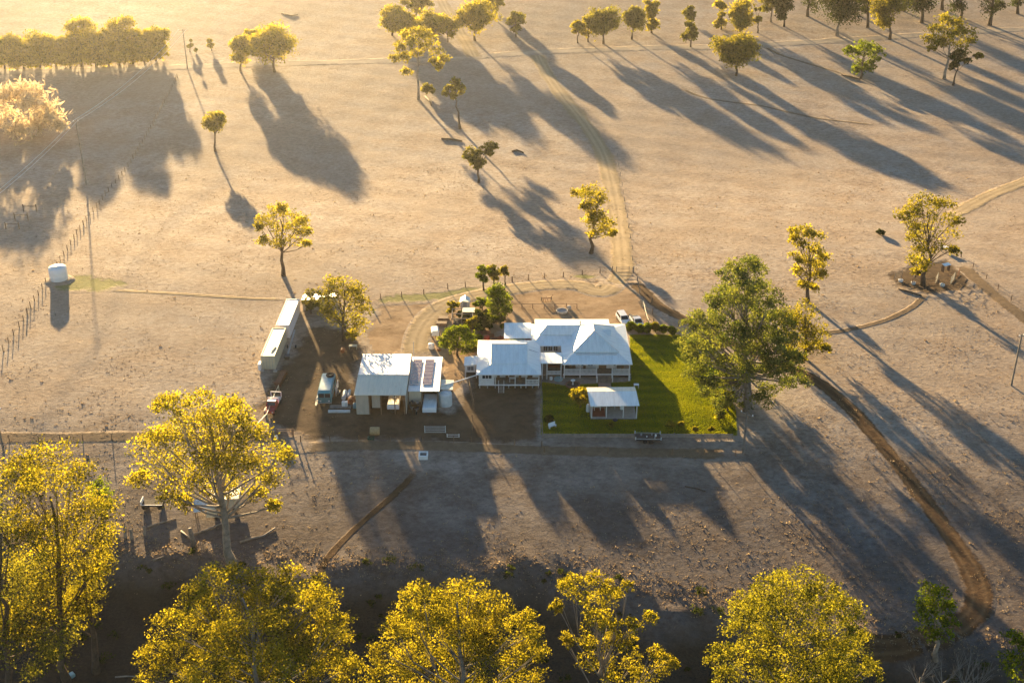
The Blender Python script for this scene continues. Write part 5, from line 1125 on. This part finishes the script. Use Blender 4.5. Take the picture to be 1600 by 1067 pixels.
def chair(x, y, z, rz, label, group):
    t = empty('chair', (x, y, z), rz, label, 'chair', group)
    MB().box(-.24, .24, -.24, .24, .42, .47).build('seat', M['wood'], t); MB().box(-.24, .24, .20, .25, .47, .95).build('backrest', M['wood'], t)
    for a in (-.2, .2):
        for b in (-.2, .2): MB().box(a - .025, a + .025, b - .025, b + .025, 0, .42).build('leg', M['wood'], t)
for x, l in ((-2.4, 'brown chair at the left end of the kitchen veranda'), (-.9, 'brown chair left of the middle post of the kitchen veranda'), (1.5, 'brown chair right of the middle post of the kitchen veranda')): chair(x, 194.7, .88, .2, l, 'chairs on the kitchen veranda')
for x, l in ((10.6, 'chair at the far left end of the homestead veranda'), (13.2, 'chair between second and third homestead veranda posts'), (20.2, 'chair at the right end of the homestead veranda')): chair(x, 198.4, FZ, -.2, l, 'chairs on the homestead veranda')
t = empty('veranda_table', (0.1, 194.4, .88), 0, 'pale table in the middle of the kitchen veranda', 'table'); MB().box(-.6, .6, -.35, .35, .7, .75).build('tabletop', M['tank_white'], t)
for a in (-.5, .5): MB().box(a - .04, a + .04, -.25, .25, 0, .7).build('leg', M['tank_white'], t)
# path of pink pavers from the stairs
patch('paver_path', [], M['paver'], 'pink paver path from the front stairs to the carport', 'path', 0.10, soft=0.25, cell=0.25, world=[(15.7, 189.0), (17.7, 189.0), (17.9, 195.3), (15.6, 195.3)])

# back yard
B = P(854, 471); pl = empty('old_plough', B, .1, 'rusty brown plough parked behind the house', 'plough')
MB().box(-1.0, 1.0, -.06, .06, .7, .85).box(-.05, .05, -.9, .9, .7, .82).build('frame', M['rust'], pl)
for k in range(4): MB().wheel((-.75 + k * .5, -.2 + .1 * k, .38), .38, .06, 'x').build('disc', M['rust'], pl)
MB().tube([(.9, .1, .8), (1.3, .4, 1.2), (1.4, .4, 1.2)], .05, 5).build('lever', M['rust'], pl)
for s in (-1, 1): MB().wheel((s * 1.05, .5, .42), .42, .14).build('wheel', M['rubber'], pl)
rnd(878, 487, [(1.2, 0), (1.22, .35), (1.05, .36), (1.02, .12), (.02, .1)], 'concrete', 'round pale concrete trough behind the house roof', 'stock_trough', 'trough', 26)
rnd(889, 483, [(.45, 0), (.5, .4), (.35, .7), (.12, .75)], 'concrete', 'pale boulder like urn beside the round trough', 'urn', 'urn')
rnd(760.5, 531, [(.5, 0), (.65, .3), (.55, .8), (.2, .95)], 'red_plastic', 'bright red round tub in the cluttered back courtyard', 'tub', 'tub', 18)
for k, (x, y, s, l) in enumerate(((762, 521, .5, 'dark red crate, rearmost in the cluttered courtyard'), (768, 526, .45, 'rust coloured crate right of the red tub'), (756, 522, .45, 'rusty crate behind the red tub on its left'), (773, 532, .5, 'pinkish crate near the kitchen roof edge'), (781, 530, .55, 'pale brown crate by the patio corner'))):
    B = P(x, y); o = MB().box(-s, s, -s * .7, s * .7, 0, .08)
    for z in (.2, .42): o.box(-s, s, -s * .7, -s * .7 + .06, z - .07, z + .07).box(-s, s, s * .7 - .06, s * .7, z - .07, z + .07).box(-s, -s + .06, -s * .7 + .061, s * .7 - .061, z - .07, z + .07).box(s - .06, s, -s * .7 + .061, s * .7 - .061, z - .07, z + .07)
    for a in (-1, 1):
        for b in (-1, 1): o.box(a * s - .05, a * s + .05, b * s * .7 - .05, b * s * .7 + .05, .081, .52)
    o = o.build('crate', M['red_stuff' if k in (0, 4) else 'rust' if k < 3 else 'brick']); o.location = B; o.rotation_euler.z = .2 * k; tag(o, l, 'crate', 'crates in the back courtyard')
for x, y, l in ((693, 500, 'rear stack of brown sawn timber by the dirt drive'), (690, 508, 'front stack of brown sawn timber by the dirt drive')):
    B = P(x, y); o = MB()
    for lay in range(3):
        for k in range(5): o.box(-1.1 + .12 * ((k + lay) % 2), 1.1 - .1 * (k % 2), -.55 + .23 * k, -.36 + .23 * k, .02 + lay * .22, .2 + lay * .22)
    o = o.build('timber_stack', M['wood']); o.location = B; tag(o, l, 'timber stack', 'timber stacks by the drive')
B = P(680, 524); t = empty('white_trailer', B, .1, 'white covered trailer beside the dirt drive', 'trailer')
MB().loft([[(-.7, -1.2, .45), (.7, -1.2, .45), (.7, 1.2, .45), (-.7, 1.2, .45)], [(-.75, -1.2, 1.25), (.75, -1.2, 1.25), (.75, 1.2, 1.25), (-.75, 1.2, 1.25)], [(-.5, -1.1, 1.5), (.5, -1.1, 1.5), (.5, 1.1, 1.5), (-.5, 1.1, 1.5)]]).build('body', M['tank_white'], t)
for s in (-1, 1): MB().wheel((s * .8, 0, .33), .33, .2).build('wheel', M['rubber'], t)
MB().tube([(0, -1.2, .5), (0, -2.1, .4)], .05, 5).build('drawbar', M['dark_steel'], t)
rnd(674, 544, [(.55, 0), (.6, .2), (.55, .9), (.25, 1.05)], 'tank_white', 'white round tub on the corner of the dirt drive', 'tub', 'tub', 16)
rnd(686, 547, [(.4, 0), (.45, .2), (.3, .4)], 'rust', 'low rusty fire bowl at the foot of the round tree', 'fire_bowl', 'fire bowl', 14)
table(552, 545, 1.5, .9, .75, 'pale timber picnic table under the olive gold tree', 'cont_cream', name='picnic_table')
drum(536, 550, 'rusty drum lying under the olive gold tree', 'orange_drum', .4, 1.1, True, 'drum', 1)
sv = MB().tube([(-12.6, 189.3, 2.95), (-11.0, 190.2, 2.75), (-8.8, 191.6, 2.78), (-6.0, 193.1, 3.0)], .085, 6).build('service_cable', M['tank_white']); tag(sv, 'pale overhead pipe running from the shed to the kitchen house', 'pipe')
# left paddock yard and creek junk
B = P(20, 358); t = empty('stock_yard', B, 0, 'small old timber stock yard by the left picture edge', 'stock yard')
for x, y in ((-1.6, 0), (1.6, 0), (-1.6, 6), (1.6, 6), (-1.6, 12), (1.6, 12), (-4.5, -3), (-6.5, -5)): MB().box(x - .1, x + .1, y - .1, y + .1, -.2, 1.8).build('post', M['wood'], t)
for y in (0, 6, 12): MB().box(-1.5, 1.5, y - .05, y + .05, 1.2, 1.35).build('rail', M['wood'], t)
B = P(240, 792); t = empty('old_wagon', B, 0, 'old dark wagon with a pale rail, behind the gum', 'wagon')
MB().box(-1.6, 1.6, -.8, .8, .6, .9).build('bed', M['dark_void'], t); MB().box(-1.65, 1.65, -.9, -.82, .9, 1.0).box(-1.68, -1.58, -.8, .8, .9, 1.5).build('rail', M['tank_white'], t)
for s in (-1, 1):
    for y in (-.7, .7): MB().wheel((s * 1.2, y, .4), .4, .2, 'y').build('wheel', M['rubber'], t)
B = P(352, 802); t = empty('wrecked_truck', B, .08, 'derelict pale truck body hidden under the big gum', 'truck wreck')
MB().box(-2.1, 2.1, 0.3, 3.6, .7, 2.4).build('box_body', M['beige_sheet'], t); MB().slab([(-2.2, .2, 2.48), (2.2, .2, 2.48), (2.2, 3.7, 2.55), (-2.2, 3.7, 2.55)], .07).build('roof', M['roof_cream'], t)
MB().loft([[(-2.6, -1.6, .5), (-1.0, -1.6, .5), (-1.0, .25, .5), (-2.6, .25, .5)], [(-2.5, -1.3, 1.3), (-1.1, -1.3, 1.3), (-1.1, .2, 1.5), (-2.5, .2, 1.5)]]).build('bonnet', M['cont_cream'], t)
for x in (-1.5, 1.5): MB().wheel((x, .5, .45), .45, .25, 'y').build('wheel', M['rubber'], t)
B = P(321, 800); t = empty('tin_humpy', B, .2, 'pale grey tin lean-to left of the derelict truck', 'lean-to')
MB().slab([(-1.6, -1.2, 1.0), (1.4, -1.2, 1.2), (1.4, 1.2, 1.9), (-1.6, 1.2, 1.7)], .06).build('roof', M['tank_grey'], t)
for x in (-1.4, 1.3):
    for y, z in ((-1.1, 1.0), (1.1, 1.7)): MB().box(x - .06, x + .06, y - .06, y + .06, -.2, z).build('post', M['wood'], t)
B = P(303, 851); tag(MB().tube([(0, 0, -.3), (-.05, 0, 1), (-.2, 0, 2.1), (-.3, .1, 2.9)], [.42, .36, .33, .27], 9).build('dead_stump', M['bark_grey'], smooth=True), 'tall grey dead stump left of the big gum trunk', 'stump').location = B
def log(pix, r, label, material='bark_pale', group=None):
    pts = [P(*p) for p in pix]; o = pts[0].copy(); tag(MB().tube([p - o + Vector((0, 0, r * .7 + (.04 * (i % 2)))) for i, p in enumerate(pts)], [r * (1 - .5 * i / len(pts)) for i in range(len(pts))], 7).build('fallen_log', M[material], smooth=True), label, 'log', group).location = o
log([(231, 824), (250, 818), (275, 811)], .16, 'pale fallen branch left of the dead stump'); log([(302, 836), (330, 826), (352, 816)], .18, 'pale fallen branch between the stump and the gum'); log([(283, 830), (292, 838), (300, 842)], .14, 'short pale branch at the foot of the dead stump')
log([(375, 848), (395, 842), (412, 838), (430, 826)], .2, 'pale forked limb lying right of the gum trunk'); log([(240, 880), (248, 888), (258, 884)], .14, 'pale broken branch on the dark creek bank')
log([(690, 218), (705, 219), (722, 222)], .35, 'dark fallen log beneath the tall bare stemmed tree', 'bark_dark'); log([(800, 238), (808, 236), (818, 240)], .3, 'dark fallen log alone in the middle paddock', 'bark_dark')
log([(1315, 118), (1330, 122), (1344, 126)], .35, 'dark fallen log beside the lobed green tree', 'bark_dark'); log([(1404, 452), (1420, 457), (1440, 463)], .22, 'dark fallen limb in front of the stock yard tree', 'bark_dark')
log([(440, 22), (455, 26), (465, 24)], .3, 'dark log lying far up the hill at the top', 'bark_dark'); log([(664, 152), (672, 160), (674, 166)], .3, 'dark splintered limb at the foot of the forked gum', 'bark_dark')
log([(1070, 820 - 60), (1090, 764), (1102, 768)], .1, 'thin dead stick in the lower right paddock', 'bark_dark')
for k, (x, y, h_) in enumerate(((160, 846, 1.6), (172, 846, 1.9), (184, 842, 1.7), (196, 840, 2.0), (206, 842, 1.6), (226, 836, 1.5))):
    B = P(x, y); o = MB().loft([[(-.25, -.08, -.2), (.25, -.08, -.2), (.25, .08, -.2), (-.25, .08, -.2)], [(-.2, -.06 + .3, h_), (.22, -.06 + .3, h_ * .93), (.22, .06 + .3, h_ * .93), (-.2, .06 + .3, h_)]]).build('timber_slab', M['grey_wood'])
    o.location = B; o.rotation_euler.z = .15 * ((k * 7) % 5 - 2); tag(o, ('leftmost', 'second', 'third', 'tallest', 'fifth', 'separate rightmost')[k] + ' upright grey timber slab of the old fence' + (' from the left' if k in (1, 2, 4) else ''), 'timber slab', 'grey timber slabs by the creek')
rnd(112, 1057, [(.5, 0), (.55, .5), (.4, .55)], 'pool_blue', 'blue green tub in the dark lower left creek bed', 'tub', 'tub', 4)
log([(180, 1058), (198, 1057), (216, 1057)], .12, 'thin pale log at the bottom edge, left', 'bark_pale')
# stock yard under the right hand tree
for k, (x, y, w, rz, m_, l) in enumerate(((1403, 437, 2.0, .5, 'grey_wood', 'pale yard panel at the left of the stock yard'), (1428, 432, 1.8, 1.3, 'grey_wood', 'upright pale yard panel below the bushy tree'), (1432, 444, 2.2, .2, 'wood', 'dark low yard panel in front of the bushy tree'),
                                     (1463, 440, 2.4, 1.1, 'cont_cream', 'cream yard panel right of the tree trunk'), (1488, 440, 2.8, 1.0, 'cont_cream', 'cream yard panel at the right of the stock yard'), (1497, 432, 2.2, 1.1, 'rust', 'rusty yard panel at the far right of the stock yard'), (1455, 446, 3.0, .0, 'wood', 'dark yard panel along the front of the stock yard'))):
    panel(x, y, w, 1.5, l, m_, 5, rz, 'yard_panel')
for x, y, m_, l in ((1407, 440, 'tank_white', 'white block like tub at the left of the stock yard'), (1472, 447, 'tank_grey', 'pale tub at the front right of the stock yard'), (1427, 444, 'tank_grey', 'pale tub at the foot of the bushy tree')):
    rnd(x, y, [(.45, 0), (.55, .45), (.45, .5), (.4, .2)], m_, l, 'tub', 'tub', 12)
B = P(1477, 424); t = empty('loading_roof', B, .4, 'small white sheet roof on posts behind the stock yard', 'shelter'); MB().slab([(-.9, -.5, 1.6), (.9, -.5, 1.6), (.9, .5, 1.75), (-.9, .5, 1.75)], .05).build('roof', M['roof_white'], t)
for x in (-.8, .8): MB().box(x - .05, x + .05, -.4, .4, -.1, 1.55).build('post', M['wood'], t)
B = P(1474, 393); t = empty('feed_bin', B, 0, 'white topped feed bin behind the bushy tree', 'feed bin'); MB().loft([[(-.6, -.4, .5), (.6, -.4, .5), (.6, .4, .5), (-.6, .4, .5)], [(-.9, -.6, 1.1), (.9, -.6, 1.1), (.9, .6, 1.1), (-.9, .6, 1.1)]]).build('bin', M['dark_steel'], t); MB().box(-.95, .95, -.65, .65, 1.104, 1.18).build('lid', M['tank_white'], t)
for x in (-.5, .5): MB().box(x - .06, x + .06, -.3, .3, -.1, .5).build('leg', M['dark_steel'], t)
tree(1376, 368, [(1374, 363, 4), (1379, 364, 3.5)], 'small dark bush alone left of the bushy tree', 'dark_leaf', cat='bush', name='bush', trunk=False)

# ------------------------------------------------------------------ fences and power line
M['fence_wire'] = mat('fence_wire', (0.07, 0.06, 0.05), 0.95, 0.05, spec=0.02)
def fence(pix, spacing, h, label, material='grey_wood', wires=3, rail=False, pw=.09, name='wire_fence', boards_=False, group=None):
    pts = [P(*p) for p in pix]; r = empty(name, pts[0], 0, label, 'fence', group); o = pts[0]
    pos = []; 
    for a, b in zip(pts[:-1], pts[1:]):
        n = max(1, int(round((b - a).length / spacing)))
        for k in range(n): pos.append(a.lerp(b, k / n))
    pos.append(pts[-1]); pos = [Vector((p.x + random.uniform(-.08, .08), p.y + random.uniform(-.08, .08), float(gz(p.x, p.y)))) for p in pos]
    for i, p in enumerate(pos):
        q = p - o; hh = h * random.uniform(.9, 1.12); lx, ly = random.uniform(-.06, .06), random.uniform(-.06, .06); w = pw * (1.5 if i % 8 == 0 else 1)
        MB().tube([(q.x, q.y, q.z - .3), (q.x + lx, q.y + ly, q.z + hh)], [w, w * .85], 5).build('post', M[material], r)
    for k in range(wires):
        z = h * (.35 + .55 * k / max(wires - 1, 1)); m = MB()
        m.tube([p - o + Vector((0, 0, z)) for p in pos], .009, 3); m.build('wire', M['fence_wire'], r)
    if rail:
        m = MB()
        for a, b in zip(pos[:-1], pos[1:]): m.tube([a - o + Vector((0, 0, h * .93)), b - o + Vector((0, 0, h * .93))], .055, 5)
        m.build('top_rail', M[material], r)
    if boards_:
        for z0, z1 in ((.12, .42), (.5, .8)):
            m = MB()
            for a, b in zip(pos[:-1], pos[1:]):
                d = (b - a).normalized(); nn = Vector((-d.y, d.x, 0)) * .02; a_, b_ = a - o + d * .02, b - o - d * .02
                m.add([a_ - nn + Vector((0, 0, z0)), b_ - nn + Vector((0, 0, z0)), b_ + nn + Vector((0, 0, z0)), a_ + nn + Vector((0, 0, z0)), a_ - nn + Vector((0, 0, z1)), b_ - nn + Vector((0, 0, z1)), b_ + nn + Vector((0, 0, z1)), a_ + nn + Vector((0, 0, z1))],
                      [(0, 3, 2, 1), (4, 5, 6, 7), (0, 1, 5, 4), (1, 2, 6, 5), (2, 3, 7, 6), (3, 0, 4, 7)])
            m.build('board', M[material], r)
    return r
fence([(277, 122), (262, 152), (236, 202), (205, 255), (170, 300), (130, 352), (95, 408), (66, 452), (30, 512), (-30, 605)], 3.4, 1.35, 'long wire fence running down the left paddock past the tank', 'wood', pw=.10)
fence([(577, 472), (595, 467), (628, 465), (662, 460), (700, 452), (727, 449), (755, 448), (800, 440), (851, 435), (880, 433), (910, 430), (938, 427), (957, 425)], 4.0, 1.3, 'wire fence along the back of the house yard', 'wood', pw=.11)
fence([(798, 482), (902, 482)], 2.15, 1.1, 'short post and rail fence behind the house roof', 'wood', wires=1, rail=True, pw=.09)
fence([(964, 246), (972, 290), (980, 340), (988, 390), (990, 424)], 7.0, 1.1, 'wire fence on the right side of the farm drive', 'grey_wood', wires=1, pw=.08)
fence([(990, 426), (996, 440), (1000, 458)], 4.0, 1.3, 'short fence between the drive gate and the cars', 'grey_wood', pw=.12)
fence([(1005, 478), (1008, 492), (1013, 508)], 2.4, 1.2, 'pale timber fence right of the parked cars', 'cont_cream', rail=True, pw=.09)
fence([(1019, 474), (1021, 508), (1100, 512)], 5.0, 1.4, 'dark fence beside the creek track behind the hedge', 'wood', rail=False, pw=.13)
fence([(-30, 690), (60, 689), (130, 688), (220, 686), (330, 685), (458, 683)], 4.5, 1.25, 'wire fence along the left front boundary', 'wood', pw=.09)
fence([(470, 690), (560, 690), (660, 690), (760, 694), (846, 698)], 5.0, 1.2, 'wire fence along the middle of the front boundary', 'wood', pw=.08)
fence([(846, 598), (847, 640), (847, 682)], 2.4, 1.0, 'grey timber fence on the left side of the lawn', 'grey_wood', wires=2, rail=True, pw=.08)
fence([(847, 684), (920, 684), (1000, 684), (1080, 684), (1145, 684)], 2.6, .85, 'grey board fence along the front of the lawn', 'grey_wood', wires=0, boards_=True, pw=.08)
fence([(850, 706), (950, 708), (1050, 710), (1150, 713)], 6.0, 1.2, 'wire fence below the lawn and trailer', 'wood', pw=.08)
fence([(1502, 402), (1540, 436), (1580, 470), (1640, 520)], 6.0, 1.2, 'wire fence at the right of the stock yard', 'wood', pw=.09)
fence([(733, 602), (739, 634)], 2.0, 1.5, 'dark gate posts and rail left of the kitchen house', 'wood', wires=1, rail=True, pw=.14)
fence([(744, 606), (740, 640), (736, 690)], 3.4, 1.1, 'wire fence on the left of the bare kitchen yard', 'wood', pw=.08)
fence([(400, 674), (418, 655), (436, 610)], 3.0, 1.2, 'leaning rail fence beside the red truck', 'cont_cream', wires=1, rail=True, pw=.07)

def power_pole(px, pb, pt, label, arm=2.2, rz=0.0, px_top=None, lean=0):
    B = P(px, pb); h = float(at_depth(px_top or px, pt, B.y)[2] - B.z); r = empty('power_pole', B, rz, label, 'power pole')
    MB().tube([(0, 0, -.3), (0, 0, h)], [.20, .13], 8).build('pole', M['bark_grey'], r)
    a = MB().box(-arm / 2, arm / 2, -.07, .07, h - .45, h - .31).build('crossarm', M['grey_wood'], r)
    for x in (-arm / 2 + .12, 0, arm / 2 - .12): MB().lathe([(.05, 0), (.11, .06), (.06, .12), (.11, .18), (.05, .26)], (x, 0, h - .31), 8).build('insulator', M['tank_white'], a)
    return r, B, h
r1, B1, h1 = power_pole(293, 108, 46, 'far pale power pole at the top of the left fence', 3.4, .25)
r2, B2, h2 = power_pole(135, 290, 188, 'grey power pole in the left paddock by the feathery bush', 1.4, .5)
power_pole(1161, 709, 644, 'grey power pole at the corner of the lawn under the gum', 2.4, -.75, 1164); power_pole(1580, 602, 522, 'pale power pole in the right hand paddock', 1.2, .4, 1593)
power_pole(6, 706, 640, 'power pole cut by the left picture edge', 2.2, .9)
d12 = B2 - B1; e = B2 + d12 * .9; e.z = float(gz(e.x, e.y))
t1 = B1 + Vector((0, 0, h1 - .1)); t2 = B2 + Vector((0, 0, h2 - .1)); t3 = e + Vector((0, 0, h2 + .5))
side = Vector((d12.y, -d12.x, 0)).normalized()
for k, s in enumerate((-1, 1)):
    pts = []
    for A_, B_ in ((t1 + side * s * 1.3, t2 + side * s * .55), (t2 + side * s * .55, t3 + side * s * .55)):
        for q in range(13 if B_ == t3 + side * s * .55 else 12):
            u = q / 12; p = A_.lerp(B_, u); p.z -= 2.2 * 4 * u * (1 - u); pts.append(p)
    o_ = pts[0].copy(); w = MB().tube([p - o_ for p in pts], .055, 4).build('power_line', M['tank_grey']); w.location = o_
    tag(w, ('left' if s > 0 else 'right') + ' one of the two sagging power lines crossing the left paddock', 'power line', 'power lines across the left paddock')

# ------------------------------------------------------------------ taller dry tussocks standing in the grazed paddock
def tussocks():
    r_ = np.random.default_rng(99); n = 60000
    y = 118 + (330 - 118) * r_.random(n) ** 1.3; x = (r_.random(n) * 2 - 1) * (0.56 * y + 12)
    patchy = np.sin(x / 7 + np.sin(y / 9) * 2) * np.sin(y / 6.1 + np.sin(x / 11) * 2) + r_.normal(0, 0.5, n)
    lawn_ = (x > -30) & (x < 38) & (y > 172) & (y < 240); k = (patchy > 0.1) & ~lawn_ & (y > np.interp(x, _bx, _by) - 1.0)
    x, y = x[k], y[k]; m_ = len(x)
    ex = r_.uniform(-75, 70, 3000); ey = np.interp(ex, _bx, _by) + 1.0 + r_.normal(0, 2.0, 3000)
    x = np.concatenate([x, ex]); y = np.concatenate([y, ey]); n = len(x); z = gz(x, y); b = 4
    h = (r_.uniform(0.05, 0.13, n) * np.where(r_.random(n) < 0.03, 2.0, 1) * np.where(np.arange(n) >= m_, 1.2, 1))[:, None]
    a = r_.uniform(0, 6.283, (n, b)); sp = r_.uniform(0.3, 1.0, (n, b)) * h * 1.0; w = 0.05 + 0.35 * h
    px_ = x[:, None] + r_.normal(0, 0.16, (n, b)); py_ = y[:, None] + r_.normal(0, 0.16, (n, b)); zz = z[:, None] - 0.03 + 0 * a
    tx, ty = px_ + np.cos(a) * sp, py_ + np.sin(a) * sp; nx, ny = -np.sin(a) * w, np.cos(a) * w
    v = np.stack([np.stack([px_ - nx, py_ - ny, zz], -1), np.stack([px_ + nx, py_ + ny, zz], -1), np.stack([tx + nx * .4, ty + ny * .4, zz + h], -1), np.stack([tx - nx * .4, ty - ny * .4, zz + h * .95], -1)], 2).reshape(-1, 3)
    t = np.repeat(np.clip(r_.normal(0.5, 0.25, n), 0, 1), b * 4)
    M['dry_blade'] = foliage('dry_grass_blade', (0.20, 0.14, 0.085), (0.50, 0.40, 0.26), 0.4, (1.0, 0.95, 0.85))
    o = np_mesh('dry_tussocks', v, np.arange(len(v)).reshape(-1, 4), M['dry_blade'], None, {'tint': t})
    tag(o, 'scattered dry grass tussocks across the paddocks', 'grass', kind='stuff')
tussocks()

def lawn_blades():
    r_ = np.random.default_rng(5); n = 220000
    pg = np.array([P(*p)[:2] for p in [(984, 523), (1062, 523), (1120, 575), (1150, 640), (1152, 681), (845, 680), (845, 596), (880, 602), (985, 596)]])
    x = r_.uniform(pg[:, 0].min(), pg[:, 0].max(), n); y = r_.uniform(pg[:, 1].min(), pg[:, 1].max(), n); ins = np.zeros(n, bool)
    for i in range(len(pg)):
        a, b = pg[i], pg[(i + 1) % len(pg)]; ins ^= ((a[1] > y) != (b[1] > y)) & (x < (b[0] - a[0]) * (y - a[1]) / (b[1] - a[1] + 1e-12) + a[0])
    ins &= ~((x > 13.3) & (x < 21.6) & (y > 182.5) & (y < 188.5)) & ~((x > 15.4) & (x < 18.1) & (y > 188) & (y < 196)) & ~((y > 196.3) & (x < 21.8))
    worn = np.sin(x * .9 + np.sin(y * .6) * 2) * np.sin(y * .75 + np.sin(x * .45) * 2) + r_.normal(0, .35, n)
    ins &= worn < np.where((x < 13) & (y < 190), 0.35, 0.85)
    x, y = x[ins], y[ins]; n = len(x); z = gz(x, y) + 0.03; h = r_.uniform(0.05, 0.12, n); a = r_.uniform(0, 6.283, n); w = r_.uniform(0.025, 0.055, n); lx, ly = r_.normal(0, .04, n), r_.normal(0, .04, n)
    cx, cy = np.cos(a) * w, np.sin(a) * w
    v = np.stack([np.stack([x - cx, y - cy, z], -1), np.stack([x + cx, y + cy, z], -1), np.stack([x + cx * .6 + lx, y + cy * .6 + ly, z + h], -1), np.stack([x - cx * .6 + lx, y - cy * .6 + ly, z + h], -1)], 1).reshape(-1, 3)
    t = np.repeat(np.clip(0.5 + 0.22 * np.sin(y * 2.2) * np.sin(x * .2) + 0.2 * np.sin(x * .5 + y * .3) * np.sin(y * .41 - x * .22) + r_.normal(0, .1, n), 0, 1), 4)
    M['lawn_blade'] = foliage('lawn_blade', (0.14, 0.20, 0.008), (0.42, 0.43, 0.022), 0.65, (1.2, 1.15, 0.5))
    tag(np_mesh('lawn_grass', v, np.arange(4 * n).reshape(-1, 4), M['lawn_blade'], None, {'tint': t}), 'short green grass blades of the house lawn', 'grass', kind='stuff')
lawn_blades()

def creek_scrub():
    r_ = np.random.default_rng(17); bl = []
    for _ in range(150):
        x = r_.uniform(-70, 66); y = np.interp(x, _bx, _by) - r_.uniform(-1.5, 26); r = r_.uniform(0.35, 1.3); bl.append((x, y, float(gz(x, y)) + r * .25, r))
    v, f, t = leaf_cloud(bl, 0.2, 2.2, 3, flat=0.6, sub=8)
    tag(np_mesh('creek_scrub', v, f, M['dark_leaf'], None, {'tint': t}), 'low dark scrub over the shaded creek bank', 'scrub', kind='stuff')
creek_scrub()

# ------------------------------------------------------------------ evening haze over the valley
hb = MB().box(-1500, 1500, -40, 2200, -12, H + 4)
hm = bpy.data.materials.new('evening_haze'); hm.use_nodes = True; hn = hm.node_tree
hn.nodes.remove(hn.nodes['Principled BSDF'])
pv = hn.nodes.new('ShaderNodeVolumePrincipled'); pv.inputs['Color'].default_value = (0.95, 0.93, 0.90, 1)
pv.inputs['Density'].default_value = 0.00005; pv.inputs['Anisotropy'].default_value = 0.80
hn.links.new(pv.outputs[0], hn.nodes['Material Output'].inputs['Volume'])
tag(hb.build('haze', hm), 'thin golden evening haze filling the valley', 'haze', kind='stuff')
